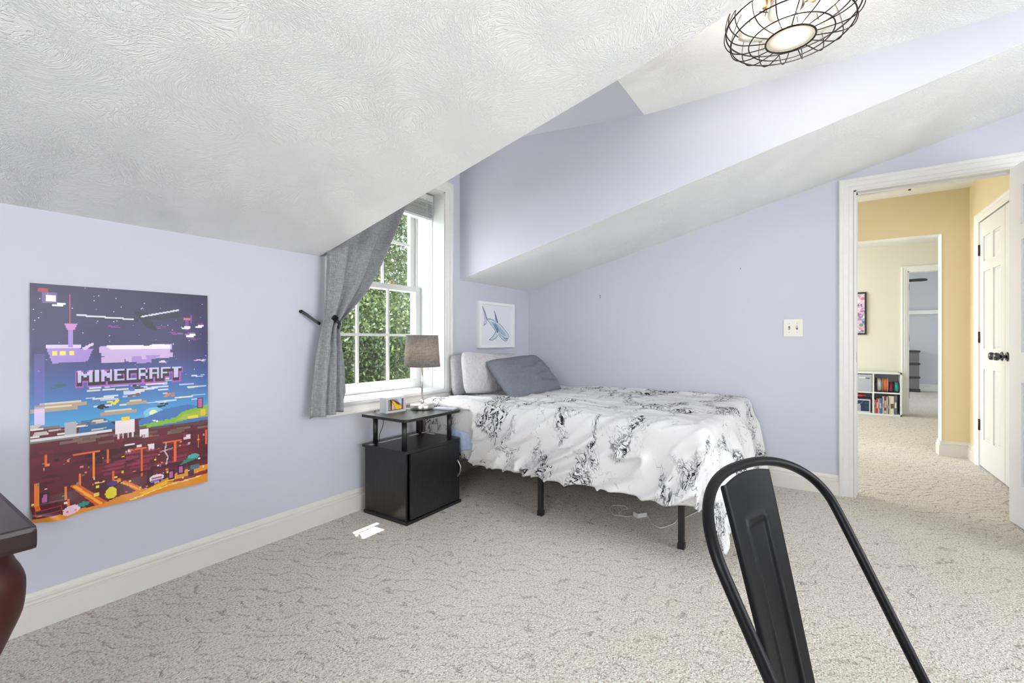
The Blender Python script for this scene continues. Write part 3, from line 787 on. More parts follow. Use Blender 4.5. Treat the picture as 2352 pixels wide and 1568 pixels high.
tag(MB().tube(hp, 0.0042, 10).build('handle', 'nickel', dr), 'curved brushed metal handle')
# cables hanging behind the raised shelf
for x, nm, lb in ((1.845, 'cord', 'black cord hanging behind the nightstand shelf, nearer its left post'), (1.915, 'cord', 'thin black cord hanging behind the nightstand shelf, under the clock')):
    c = MB().tube(smoothpath([(x, 2.254, 0.60), (x+0.004, 2.268, 0.56), (x+0.006, 2.27, 0.50), (x+0.022*(1 if x < 1.9 else -1), 2.27, 0.44), (x+0.02*(1 if x < 1.9 else -1), 2.272, 0.38), (x+0.02, 2.274, 0.25)], 6), 0.003 if x < 1.9 else 0.0022, 8)
    tag(c.build(nm, 'black_edge'), lb, 'cord')
mb = MB().box(2.255, 2.29, A-0.034, A-0.001, 0.40, 0.52, 0.004).tube(smoothpath([(2.27, A-0.03, 0.40), (2.268, A-0.036, 0.375), (2.285, A-0.04, 0.37), (2.30, A-0.04, 0.40)], 5), 0.002, 6)
tag(mb.build('power_adapter', flat('brown_black_plastic', (0.045, 0.03, 0.022))), 'small dark power adapter on the wall between nightstand and bed', 'adapter')

# lamp
LX, LY = 2.085, 2.094
lp = thing('table_lamp', (LX, LY, 0.593), 'lit table lamp with grey-brown drum shade and round metal base on the nightstand', 'lamp')
MB().lathe([(0,0.0),(0.074,0.0),(0.076,0.003),(0.076,0.030),(0.073,0.034),(0.0,0.036)], LX, LY, 0.593, 48).build('base', 'nickel', lp)
MB().tube([(LX, LY, 0.628), (LX, LY, 0.90)], 0.0055, 12).lathe([(0.006,0),(0.012,0.004),(0.012,0.02),(0.006,0.026)], LX, LY, 0.63, 16).build('pole', 'nickel', lp)
s_ = MB().lathe([(0.113, 0.863), (0.1005, 1.060)], LX, LY, 0, 64)
s_.f = [f for f in s_.f if len(f) == 4]; s_.smooth = s_.smooth[:len(s_.f)]
so = s_.build('lamp_shade', 'shade', lp, normals=False); so.modifiers.new('thickness', 'SOLIDIFY').thickness = 0.0015
MB().tube([(LX+0.1132*math.cos(k*PI/24), LY+0.1132*math.sin(k*PI/24), 0.864) for k in range(48)], 0.0016, 6, closed=True).build('lower_trim_ring', flat('dark_shade_trim', (0.12, 0.105, 0.09)), lp)
MB().tube([(LX+0.1008*math.cos(k*PI/24), LY+0.1008*math.sin(k*PI/24), 1.060) for k in range(48)], 0.0016, 6, closed=True).build('upper_trim_ring', flat('dark_shade_trim', (0.12, 0.105, 0.09)), lp)
MB().lathe([(0.012,0.895),(0.013,0.915),(0.028,0.945),(0.030,0.965),(0.022,0.99),(0,1.0)], LX, LY, 0, 20).build('bulb', 'lamp_bulb', lp)
tag(MB().tube(smoothpath([(LX-0.07, LY+0.03, 0.600), (LX-0.10, LY+0.05, 0.603), (LX-0.12, LY+0.09, 0.599), (LX-0.09, LY+0.14, 0.597), (LX-0.05, LY+0.155, 0.58)], 5), 0.002, 6).build('power_cord', 'white_plastic', lp), 'white cord')
light('table_lamp_light', 'POINT', (LX, LY, 0.955), 4.2, (1.0, 0.80, 0.58), radius=0.045)

# ------------------------------------------------------------------ small raster painter (used for printed pictures)
class Raster:
    def __init__(s, w_, h_, bg_=(1,1,1)):
        s.w, s.h = w_, h_; s.a = np.zeros((h_, w_, 3)); s.a[:] = bg_
        s.Y, s.X = np.mgrid[0:h_, 0:w_]+0.5; s.X = s.X/w_; s.Y = s.Y/h_       # 0..1, y down
    def put(s, mask, c, k=1.0): s.a[mask] = s.a[mask]*(1-k)+np.array(c)*k
    def rect(s, x0, y0, x1, y1, c, k=1.0): s.put((s.X >= x0)&(s.X < x1)&(s.Y >= y0)&(s.Y < y1), c, k)
    def ell(s, cx, cy, rx, ry, c, k=1.0): s.put(((s.X-cx)/rx)**2+((s.Y-cy)/ry)**2 < 1, c, k)
    def poly(s, P, c, k=1.0):
        m = np.zeros(s.X.shape, bool); n = len(P)
        for i in range(n):
            (x0, y0), (x1, y1) = P[i], P[(i+1)%n]
            if y0 == y1: continue
            cond = ((y0 > s.Y) != (y1 > s.Y)) & (s.X < (x1-x0)*(s.Y-y0)/(y1-y0)+x0); m ^= cond
        s.put(m, c, k)
    def line(s, P, wd, c, k=1.0, asp=1.0):
        m = np.zeros(s.X.shape, bool)
        for (x0, y0), (x1, y1) in zip(P[:-1], P[1:]):
            dx, dy = x1-x0, (y1-y0)*asp; L = dx*dx+dy*dy+1e-12
            t = np.clip(((s.X-x0)*dx+(s.Y-y0)*asp*dy)/L, 0, 1)
            m |= (s.X-x0-t*dx)**2+((s.Y-y0)*asp-t*dy)**2 < wd*wd
        s.put(m, c, k)
    def mesh(s, fn, name, m, parent=None, label=None):
        """fn(u,v)->point, u across 0..1, v down 0..1"""
        vs = [fn(i/s.w, j/s.h) for j in range(s.h+1) for i in range(s.w+1)]
        W1 = s.w+1
        fs = [(j*W1+i, (j+1)*W1+i, (j+1)*W1+i+1, j*W1+i+1) for j in range(s.h) for i in range(s.w)]
        mb = MB().add(vs, fs, True)
        rgb = np.where(s.a <= 0.04045, s.a/12.92, ((s.a+0.055)/1.055)**2.4).reshape(-1, 3)
        mb.col = np.concatenate([rgb, np.ones((len(rgb), 1))], 1)
        return mb.build(name, m, parent, normals=False)
def c8(r, g, b_): return (r/255, g/255, b_/255)

# clock-like box frame on the nightstand
bxr = thing('shadow_box', (1.90, 2.16, 0.593), 'small pale grey box frame with a colourful picture, left end of the nightstand', 'picture frame')
Rz = Matrix.Translation((1.829, 2.134, 0.593)) @ Matrix.Rotation(math.radians(-3.0), 4, 'Z')
mb = MB().box(0, 0.148, 0.012, 0.062, 0, 0.092, 0.002).box(0, 0.148, 0, 0.013, 0, 0.012).box(0, 0.148, 0, 0.013, 0.080, 0.092).box(0, 0.014, 0, 0.013, 0.012, 0.080).box(0.134, 0.148, 0, 0.013, 0.012, 0.080)
mb.xform(Rz).build('frame', 'grey_box', bxr)
r = Raster(60, 34, c8(150, 160, 170)); rng = random.Random(3)
for k in range(50): r.rect(rng.random()*0.25, rng.random(), 0.05+rng.random()*0.25, rng.random(), c8(90+rng.randint(0, 90), 110+rng.randint(0, 90), 130), 0.5)
r.poly([(0.2,0.0),(0.38,0.0),(0.42,0.5),(0.36,1.0),(0.24,1.0)], c8(35,35,25)); r.poly([(0.30,0.25),(0.45,0.6),(0.42,1),(0.30,1)], c8(225,180,150))
r.poly([(0.25,0.0),(0.62,0.5),(0.95,0.75),(0.85,1.0),(0.6,0.95)], c8(240,195,20)); r.poly([(0.35,0.0),(0.75,0.35),(0.86,0.62),(0.62,0.5)], c8(150,45,20))
r.poly([(0.6,0.0),(1,0.0),(1,0.45),(0.86,0.5)], c8(190,205,225)); r.rect(0.93,0,1,1,c8(90,30,25)); r.rect(0,0.93,1,1,c8(110,35,30))
r.mesh(lambda u, v: tuple(Rz @ Vector((0.014+0.120*u, 0.0115, 0.080-0.068*v))), 'picture', 'print', bxr)
# slim pale device on the shelf edge
Rt = Matrix.Translation((2.165, 1.972, 0.593)) @ Matrix.Rotation(math.radians(16), 4, 'Z')
mb = MB().box(-0.036, 0.036, -0.072, 0.072, 0, 0.009, 0.003).xform(Rt)
tag(mb.build('phone', flat('pale_blue_case', (0.50, 0.54, 0.66), 0.4)), 'slim pale blue phone lying at the right edge of the nightstand shelf', 'phone')

# ================================================================== CURTAIN AND TIEBACK
cu = thing('curtain', (1.60, 2.25, 0.62), 'grey linen curtain tied back at the left side of the dormer window', 'curtain')
def lerp_tab(tab, z):
    for (z0, v0), (z1, v1) in zip(tab[:-1], tab[1:]):
        if (z0 >= z >= z1): t = (z0-z)/(z0-z1); return v0+(v1-v0)*t
    return tab[-1][1] if z < tab[-1][0] else tab[0][1]
LT = [(2.31, 1.512), (1.55, 1.508), (1.30, 1.500), (1.20, 1.494), (1.14, 1.488), (1.09, 1.480), (1.02, 1.462), (0.90, 1.442), (0.75, 1.424), (0.60, 1.408)]
RT = [(2.31, 2.34), (1.884, 2.065), (1.728, 1.992), (1.489, 1.870), (1.34, 1.775), (1.263, 1.711), (1.17, 1.622), (1.13, 1.580), (1.09, 1.568), (1.02, 1.585), (0.90, 1.592), (0.75, 1.597), (0.60, 1.600)]
pts = []; NZ, NU = 130, 110
for i in range(NZ+1):
    z = 2.31-(2.31-0.615)*i/NZ; row = []
    xl, xr = lerp_tab(LT, z), lerp_tab(RT, z); wdt = xr-xl
    pin = math.exp(-((z-1.12)/0.10)**2)
    for j in range(NU+1):
        u = j/NU
        uu = u+0.03*noise.noise(Vector((u*3, z*2, 2)))*math.sin(PI*u)
        x = xl+wdt*uu
        am = 0.023+0.012*noise.noise(Vector((u*2.5, z*0.8, 4)))
        am *= (0.55+0.9*u) if z > 1.12 else 0.75
        # folds fan out from the tie: phase stays with u
        fold = math.sin(u*2*PI*2.6+0.6+0.9*noise.noise(Vector((u*2, z*1.5, 9))))+0.16*math.sin(u*2*PI*7+z*3)
        y = 2.236+am*fold-0.020*math.sin(PI*u)*(1 if z < 1.0 else 0.5)
        if u > 0.86 and z > 1.12: y += 0.02*(u-0.86)/0.14
        y -= 0.012*pin*math.sin(PI*u)
        y += 0.004*noise.noise(Vector((u*9, z*9, 1)))
        zz = z
        if i == NZ: zz = 0.612+0.022*u+0.003*math.sin(u*9)
        row.append((x, min(y, 2.276), zz))
    pts.append(row)
o = MB().grid(pts).build('panel', 'curtain', cu); o.modifiers.new('thickness', 'SOLIDIFY').thickness = 0.0025
# rear lower fold of the same curtain, shorter, on the window side
pts = []
for i in range(61):
    t = i/60; z = 1.11-t*(1.11-0.70); row = []
    xl = 1.55+0.01*t; xr = 1.578+0.068*min(1, t*1.6)**0.8+0.004*math.sin(t*7)
    for j in range(25):
        u = j/24; x = xl+(xr-xl)*u
        y = 2.262+0.012*math.sin(u*PI*2.2+t)-0.006*math.sin(PI*u)
        zz = z-(0.0 if i < 60 else 0.0)-0.02*math.sin(PI*u)*t+0.03*t*u*u
        row.append((x, min(y, 2.279), zz))
    pts.append(row)
o = MB().grid(pts).build('rear_fold', 'curtain', cu); o.modifiers.new('thickness', 'SOLIDIFY').thickness = 0.0025
# curtain rod hidden behind the slope
rod = thing('curtain_rod', (2.09, 2.25, 2.17), 'thin metal curtain rod across the top of the dormer window', 'curtain rod')
MB().tube([(1.53, 2.25, 2.305), (2.60, 2.25, 2.305)], 0.009, 12).build('pole', 'bronze', rod)
for x in (1.535, 2.59): MB().tube([(x, 2.25, 2.305), (x, A-0.002, 2.305)], 0.006, 8).build('bracket', 'bronze', rod)
tb = thing('curtain_tieback', (1.48, 2.25, 1.12), 'black strap tieback holding the grey curtain to the wall', 'tieback')
# strap from the wall hook to the curtain, then a band around the gather
def ribbon(path, wd, th, up=(0,0,1)):
    m_ = MB(); P = [Vector(p) for p in path]
    for k in range(len(P)-1):
        pass
    v = []; fs = []
    for i, p in enumerate(P):
        t_ = (P[min(i+1, len(P)-1)]-P[max(i-1, 0)]).normalized()
        s1 = t_.cross(Vector((0,-1,0))).normalized(); s2 = t_.cross(s1).normalized()
        for a_, b_ in ((-1,-1),(1,-1),(1,1),(-1,1)): v.append(p+s1*a_*wd/2+s2*b_*th/2)
    for i in range(len(P)-1):
        for k in range(4): fs.append((i*4+k, i*4+(k+1)%4, (i+1)*4+(k+1)%4, (i+1)*4+k))
    fs += [(3,2,1,0), tuple((len(P)-1)*4+k for k in range(4))]
    return m_.add(v, fs)
ribbon(smoothpath([(1.402, 2.314, 1.186), (1.425, 2.300, 1.168), (1.470, 2.285, 1.133), (1.495, 2.284, 1.120)], 4), 0.016, 0.004).build('strap', 'black_edge', tb)
mb = MB().lathe([(0,0.0),(0.009,0.0),(0.009,0.012),(0.0,0.014)], mtx=Matrix.Translation((1.404, A-0.001, 1.185)) @ Matrix.Rotation(PI/2, 4, 'X'), seg=14)
mb.build('hook', 'black_metal', tb)
ribbon(smoothpath([(1.512, 2.200, 1.156), (1.530, 2.190, 1.142), (1.552, 2.194, 1.120), (1.572, 2.215, 1.098)], 4), 0.017, 0.005).build('band', 'black_edge', tb)
MB().box(-0.013, 0.013, -0.008, 0.008, -0.014, 0.014, 0.004).xform(Matrix.Translation((1.522, 2.190, 1.150)) @ Matrix.Rotation(0.7, 4, 'Y')).build('buckle', 'black_metal', tb)

# ================================================================== POSTER
pw_, ph_ = 172, 258
R = Raster(pw_, ph_, c8(50, 44, 84)); rng = random.Random(11)
for (y0, y1, ca, cb) in ((0, .30, c8(48,40,72), c8(58,54,98)), (.30, .44, c8(58,54,98), c8(66,92,152)), (.44, .62, c8(66,92,152), c8(74,158,205)), (.62, 1.0, c8(96,28,40), c8(96,28,40))):
    m_ = (R.Y >= y0) & (R.Y < y1); t_ = ((R.Y-y0)/(y1-y0))[..., None]
    R.a = np.where(m_[..., None], np.array(ca)*(1-t_)+np.array(cb)*t_, R.a)
for k in range(150):
    x, y = rng.random(), rng.random()*0.42; s0 = rng.choice((0.003, 0.004, 0.006)); R.rect(x, y, x+s0, y+s0*0.67, c8(225,225,240), rng.choice((0.5, 0.9)))
R.rect(0.055, 0.035, 0.125, 0.080, c8(150,120,190), 0.6); R.rect(0.068, 0.045, 0.115, 0.072, c8(240,235,250)); R.rect(0.035, 0.018, 0.08, 0.034, c8(170,50,60))
def blob(cx, cy, wd, ht, c, n=14, hi=None):
    for k in range(n):
        x = cx+(rng.random()-0.5)*wd*0.8; y = cy+(rng.random()-0.5)*ht*0.7; R.rect(x-wd*0.16, y-ht*0.14, x+wd*0.16, y+ht*0.14, c)
    if hi:
        for k in range(n): x = cx+(rng.random()-0.5)*wd*0.8; y = cy-ht*0.30+(rng.random()-0.5)*ht*0.15; R.rect(x-wd*0.10, y-ht*0.06, x+wd*0.10, y+ht*0.06, hi)
lil, pal, mag = c8(160,130,200), c8(214,190,222), c8(130,62,140)
blob(0.55, 0.30, 0.40, 0.09, c8(196,168,210), 26, c8(235,222,232)); blob(0.60, 0.335, 0.18, 0.05, lil, 8)
R.poly([(0.07,0.27),(0.30,0.28),(0.27,0.335),(0.10,0.34)], lil); R.rect(0.07,0.258,0.24,0.275,pal); R.poly([(0.24,0.275),(0.30,0.25),(0.30,0.262),(0.26,0.285)], pal)
for x in (0.10, 0.135, 0.18): R.rect(x, 0.288, x+0.025, 0.308, c8(232,214,90))
R.rect(0.180, 0.04, 0.187, 0.17, c8(170,70,110)); R.rect(0.175, 0.19, 0.200, 0.27, lil); R.poly([(0.155,0.165),(0.22,0.165),(0.205,0.195),(0.17,0.195)], c8(200,130,190))
for cx, cy, wd, c in ((0.41,0.175,0.07,mag),(0.68,0.175,0.08,mag),(0.76,0.205,0.08,mag),(0.85,0.205,0.12,c8(140,90,170)),(0.95,0.155,0.05,mag),(0.69,0.345,0.06,pal),(0.94,0.345,0.09,pal),(0.90,0.235,0.10,mag),(0.93,0.43,0.10,c8(200,205,225))): blob(cx, cy, wd, 0.016, c, 6)
R.rect(0.845,0.13,0.865,0.19,mag); R.rect(0.83,0.125,0.88,0.135,c8(200,110,130)); R.rect(0.88,0.11,0.888,0.15,mag)
# dark long cloud streaks with pale edges across the night sky
R.poly([(0.22,0.125),(0.55,0.135),(0.55,0.150),(0.30,0.140)], c8(32,40,52)); R.line([(0.22,0.128),(0.52,0.140)], 0.004, c8(205,205,215)); R.poly([(0.52,0.10),(0.60,0.10),(0.66,0.19),(0.60,0.18)], c8(30,40,46)); R.line([(0.57,0.125),(0.80,0.085)], 0.004, c8(205,205,215)); R.poly([(0.58,0.125),(0.80,0.10),(0.82,0.12),(0.66,0.14)], c8(34,42,54))
# white puffs
for x, y in ((0.85,0.175),(0.94,0.165),(0.88,0.215),(0.13,0.085)): R.rect(x-0.03,y,x+0.02,y+0.008,c8(235,235,240)); R.rect(x-0.01,y-0.008,x+0.03,y+0.002,c8(235,235,240))
# lower sky: pale cloud slabs
for k in range(46):
    x, y = 0.25+rng.random()*0.7, 0.43+rng.random()*0.12; w1 = 0.03+rng.random()*0.09; R.rect(x-w1/2, y, x+w1/2, y+0.007, rng.choice((c8(205,215,235), c8(178,196,222), c8(226,214,190))), 0.9)
for x, y, w1 in ((0.02,0.515,0.25),(0.0,0.53,0.22),(0.34,0.575,0.20),(0.48,0.535,0.12)): R.rect(x, y, x+w1, y+0.016, c8(172,152,126)); R.rect(x+0.02, y-0.008, x+w1-0.03, y, c8(206,196,176))
R.rect(0.02,0.30,0.065,0.62,c8(130,110,190),0.35); R.rect(0.02,0.53,0.065,0.60,c8(230,205,235),0.8)
for x, y, c in ((0.13,0.44,c8(44,96,98)),(0.70,0.565,c8(30,36,50)),(0.40,0.53,c8(235,205,40)),(0.36,0.545,c8(32,34,40)),(0.55,0.465,c8(40,44,60)),(0.74,0.515,c8(214,120,70)),(0.52,0.50,c8(120,84,50))): blob(x, y, 0.07, 0.026, c, 7)
R.ell(0.64, 0.60, 0.06, 0.028, c8(150,205,215), 0.6); R.ell(0.64, 0.60, 0.025, 0.014, c8(250,240,170), 0.8)
R.poly([(0.55,0.63),(0.72,0.585),(0.86,0.575),(1,0.60),(1,0.67),(0.55,0.67)], c8(70,112,170)); R.poly([(0.24,0.60),(0.36,0.60),(0.42,0.64),(0.42,0.66),(0.22,0.66)], c8(52,104,150))
# land: pale town left, meadow right
for k in range(34):
    x, y = rng.random()*0.36, 0.595+rng.random()*0.06; R.rect(x-0.03, y, x+0.03, y+0.007, rng.choice((c8(222,216,206), c8(190,184,176), c8(120,112,108))))
R.rect(0.155,0.60,0.215,0.655,c8(170,170,176)); R.rect(0.0,0.655,0.40,0.668,c8(214,214,214)); R.rect(0,0.665,0.32,0.675,c8(130,122,116))
R.poly([(0.56,0.655),(0.78,0.635),(0.82,0.61),(1,0.585),(1,0.635),(0.80,0.66),(0.56,0.672)], c8(128,178,52)); R.poly([(0.78,0.65),(0.84,0.625),(1,0.61),(1,0.65)], c8(190,178,60),0.7)
R.rect(0.925,0.545,0.965,0.60,c8(52,34,60)); R.rect(0.933,0.552,0.957,0.595,c8(190,90,150)); R.rect(0.95,0.61,0.985,0.645,c8(214,190,60)); R.rect(0.86,0.635,0.93,0.65,c8(222,206,70))
for x in (0.60,0.65,0.70,0.745): blob(x, 0.64, 0.03, 0.018, rng.choice((c8(70,120,190), c8(235,235,235))), 4)
for k in range(30):
    x, y = 0.15+rng.random()*0.85, 0.668+rng.random()*0.045; R.rect(x-0.05, y, x+0.04, y+0.012, rng.choice((c8(104,84,74), c8(92,66,60), c8(124,104,90))), 0.9)
R.poly([(0.45,0.66),(0.60,0.66),(0.58,0.72),(0.47,0.72)], c8(80,40,46), 0.6)
# puffy pale balloons
for x, y, s0 in ((0.475,0.655,0.055),(0.585,0.69,0.026),(0.50,0.755,0.028),(0.555,0.755,0.014),(0.625,0.765,0.022),(0.855,0.735,0.024),(0.87,0.775,0.010)):
    R.rect(x-s0, y-s0*0.6, x+s0, y+s0*0.5, c8(232,218,220)); 
    for q in (-0.7,-0.2,0.3,0.8): R.rect(x+q*s0-0.006, y+s0*0.5, x+q*s0+0.004, y+s0*1.0, c8(222,206,210))
R.rect(0.455,0.605,0.50,0.625,c8(235,200,50))
# red cavern
for k in range(90):
    x, y = rng.random(), 0.70+rng.random()*0.28; w1 = 0.03+rng.random()*0.12; R.rect(x-w1/2, y, x+w1/2, y+0.010+rng.random()*0.014, rng.choice((c8(84,22,36), c8(104,28,44), c8(116,32,50), c8(74,20,34))), 0.8)
for k in range(26):
    x, y = 0.38+rng.random()*0.45, 0.775+rng.random()*0.09; R.rect(x-0.05, y, x+0.05, y+0.010, c8(150,48,84), 0.7)
for k in range(14):
    x, y = 0.28+rng.random()*0.22, 0.74+rng.random()*0.06; R.rect(x-0.04, y, x+0.04, y+0.014, c8(62,20,32))
lav, lav2 = c8(232,104,44), c8(246,170,40)
for x, y0, y1, wd in ((0.295,0.745,0.865,0.015),(0.375,0.75,0.81,0.006),(0.565,0.77,0.90,0.008),(0.77,0.76,0.86,0.012),(0.02,0.84,0.97,0.022),(0.155,0.875,0.93,0.014),(0.17,0.93,1.0,0.012),(0.225,0.835,0.90,0.016),(0.93,0.74,0.81,0.008),(0.985,0.72,0.80,0.007),(0.065,0.73,0.78,0.01),(0.40,0.85,0.90,0.010)): R.rect(x, y0, x+wd, y1, lav if wd < 0.013 else c8(236,120,40)); 
R.rect(0.300,0.745,0.306,0.865,lav2); R.rect(0.20,0.745,0.34,0.752,lav); R.rect(0.50,0.765,0.60,0.771,lav); R.rect(0.70,0.752,0.82,0.760,lav)
R.poly([(0.18,0.875),(0.225,0.875),(0.40,1.0),(0.33,1.0)], c8(222,92,36)); R.poly([(0.19,0.878),(0.21,0.878),(0.375,1.0),(0.355,1.0)], lav2)
R.poly([(0.40,0.895),(0.44,0.89),(0.52,0.925),(0.62,0.985),(0.57,0.985),(0.49,0.935),(0.50,0.925)], lav); R.line([(0.42,0.895),(0.50,0.93),(0.60,0.985)], 0.006, lav2, asp=1.5)
R.poly([(0.0,0.975),(0.35,0.985),(0.45,0.965),(0.62,0.96),(0.80,0.915),(1,0.905),(1,1),(0,1)], c8(226,142,32)); R.poly([(0.55,0.975),(0.78,0.935),(0.78,0.95),(0.60,0.99)], c8(246,188,48)); R.poly([(0.72,0.955),(1,0.935),(1,0.955),(0.82,0.965)], c8(140,44,44)); R.line([(0.5,0.995),(0.75,0.97),(0.95,0.96)], 0.004, c8(250,214,120), asp=1.5)
R.rect(0.62,0.865,1.0,0.880,c8(70,24,38)); R.rect(0.86,0.88,0.90,0.95,c8(70,24,38)); R.rect(0.60,0.875,0.64,0.95,c8(66,22,36)); R.rect(0.52,0.875,0.60,0.885,c8(60,22,34))
R.poly([(0.80,0.885),(0.87,0.845),(0.93,0.85),(0.93,0.865),(0.84,0.88)], c8(40,130,110)); R.ell(0.90,0.85,0.04,0.012,c8(80,170,160)); R.rect(0.88,0.895,0.94,0.92,c8(70,110,120))
for x, y in ((0.04,0.885),(0.73,0.90),(0.79,0.885)): R.rect(x, y, x+0.045, y+0.045, c8(40,24,40)); R.rect(x+0.010, y+0.008, x+0.034, y+0.037, c8(196,90,160))
R.rect(0.01,0.945,0.14,0.965,c8(150,50,60)); R.rect(0.015,0.949,0.135,0.961,c8(60,24,36))
R.ell(0.185, 0.975, 0.048, 0.018, c8(236,200,222)); R.ell(0.25, 0.965, 0.03, 0.010, c8(40,140,130)); R.ell(0.66,0.925,0.045,0.020,c8(232,222,230)); R.rect(0.625,0.93,0.70,0.94,c8(130,110,200)); R.rect(0.63,0.918,0.69,0.926,c8(200,80,90))
R.ell(0.395,0.945,0.032,0.026,c8(232,214,40)); R.ell(0.40,0.905,0.03,0.012,c8(90,50,120)); R.line([(0.345,0.90),(0.38,0.915)], 0.004, c8(60,40,80)); R.line([(0.46,0.90),(0.42,0.915)], 0.004, c8(60,40,80))
R.line([(0.72,0.76),(0.71,0.80),(0.73,0.83),(0.72,0.865)], 0.004, c8(205,195,215), asp=1.5); R.line([(0.68,0.80),(0.76,0.79)], 0.002, c8(190,180,205))
R.rect(0.31,0.885,0.36,0.893,c8(240,190,110)); R.rect(0.30,0.93,0.33,0.945,c8(232,210,80))
for k in range(70):
    x, y = rng.random(), 0.74+rng.random()*0.24; R.rect(x, y, x+0.006+rng.random()*0.012, y+0.004+rng.random()*0.008, rng.choice((c8(240,214,60), c8(236,228,226), c8(226,130,150), c8(70,160,140), c8(240,130,50), c8(44,18,30))))
# title lettering
GL = {'M': ['10001','11011','11111','10101','10001','10001','10001'], 'I': ['11','11','11','11','11','11','11'], 'N': ['1001','1101','1111','1111','1011','1001','1001'],
      'E': ['1111','1000','1000','1110','1000','1000','1111'], 'C': ['1111','1000','1000','1000','1000','1000','1111'], 'R': ['1110','1001','1001','1110','1110','1001','1001'],
      'A': ['1111','1001','1001','1111','1001','1001','1001'], 'F': ['1111','1000','1000','1110','1000','1000','1000'], 'T': ['1111','0110','0110','0110','0110','0110','0110']}
word = 'MINECRAFT'; tot = sum(len(GL[c][0]) for c in word)*2+ (len(word)-1)*1
tx0 = int(0.215*pw_); tw = int(0.615*pw_); ty0 = int(0.378*ph_); sc = tw/(tot+8)
def draw_title(dx, dy, grow, col):
    cx = tx0+4*sc*0.5
    for ch in word:
        g = GL[ch]
        for r_ in range(7):
            for q_ in range(len(g[0])):
                if g[r_][q_] == '1':
                    xa = cx+q_*2*sc; xb = xa+2*sc; ya = ty0+r_*2.0; yb = ya+2.0
                    i0, i1 = int(round(xa+dx-grow)), int(round(xb+dx+grow)); j0, j1 = int(round(ya+dy-grow)), int(round(yb+dy+grow))
                    c_ = col if not callable(col) else col(r_)
                    R.a[j0:j1, i0:i1] = c_
        cx += len(g[0])*2*sc+1.6*sc
draw_title(0, 3, 2.6, c8(170, 84, 176)); draw_title(0, 3, 1.4, c8(40, 36, 44)); draw_title(0, 1, 0.6, c8(34, 30, 38))
draw_title(0, 0, 0, lambda r_: c8(196-4*r_+ (18 if r_ > 3 else 0), 190-3*r_, 222-2*r_))
def poster_pt(u, v):
    x = 0.385+0.565*u; z = 1.2335-0.847*v
    y = A-0.006-0.004*math.sin(u*PI*2.3+1)*math.sin(v*PI)
    k = max(0.0, 1-u/0.2)*max(0.0, (v-0.93)/0.07)
    y -= 0.030*math.sin(min(1, k*1.2)*PI)+0.012*k; z += 0.006*k
    if v > 0.9: y -= 0.010*(v-0.9)/0.1*math.sin(u*9)**2
    return (x, y, z-0.012*max(0, v-0.8)/0.2*(1-u))
po = R.mesh(poster_pt, 'poster', 'print')
tag(po, 'unframed wall poster of night sky, islands and lava with block lettering', 'poster')

# ================================================================== SHARK PICTURE
pf = thing('picture_frame', (3.18, A, 0.96), 'white framed watercolour of a shark on the wall above the pillows', 'framed picture')
px0, px1, pz0, pz1 = 2.926, 3.442, 0.967, 1.352
MB().box(px0, px1, A-0.022, A-0.001, pz0, pz1).build('backing', 'white_plastic', pf)
mb = MB().box(px0, px1, A-0.036, A-0.0225, pz0, pz0+0.022).box(px0, px1, A-0.036, A-0.0225, pz1-0.022, pz1).box(px0, px0+0.03, A-0.036, A-0.0225, pz0+0.022, pz1-0.022).box(px1-0.03, px1, A-0.036, A-0.0225, pz0+0.022, pz1-0.022)
mb.build('frame', 'white', pf)
R2 = Raster(180, 130, c8(222, 224, 230))
# coordinates read across the sheet 0..1 (x) and down 0..1 (y)
body = [(0.19,0.36),(0.28,0.36),(0.42,0.40),(0.52,0.43),(0.62,0.50),(0.76,0.62),(0.86,0.72),(0.90,0.79),(0.86,0.85),(0.82,0.90),(0.74,0.88),(0.64,0.82),(0.56,0.74),(0.48,0.68),(0.38,0.56),(0.28,0.46)]
R2.poly(body, c8(205,214,226)); R2.poly([(0.30,0.42),(0.44,0.43),(0.55,0.50),(0.74,0.66),(0.84,0.78),(0.70,0.76),(0.55,0.66),(0.42,0.56)], c8(160,180,202)); R2.poly([(0.38,0.46),(0.50,0.48),(0.56,0.62),(0.52,0.70),(0.42,0.56)], c8(118,142,172)); R2.ell(0.52,0.63,0.035,0.07,c8(92,112,138),0.7)
R2.poly([(0.42,0.15),(0.50,0.33),(0.54,0.44),(0.44,0.44),(0.45,0.30)], c8(196,206,220)); R2.poly([(0.43,0.16),(0.50,0.33),(0.53,0.44),(0.49,0.44)], c8(84,100,122))
R2.poly([(0.06,0.07),(0.14,0.20),(0.20,0.36),(0.15,0.48),(0.11,0.52),(0.13,0.38),(0.10,0.22)], c8(206,214,226)); R2.poly([(0.07,0.08),(0.14,0.20),(0.20,0.36),(0.17,0.36)], c8(98,114,136))
R2.poly([(0.46,0.66),(0.54,0.76),(0.44,0.85),(0.34,0.88),(0.26,0.87),(0.34,0.80)], c8(198,208,220))
ink = c8(84, 92, 108)
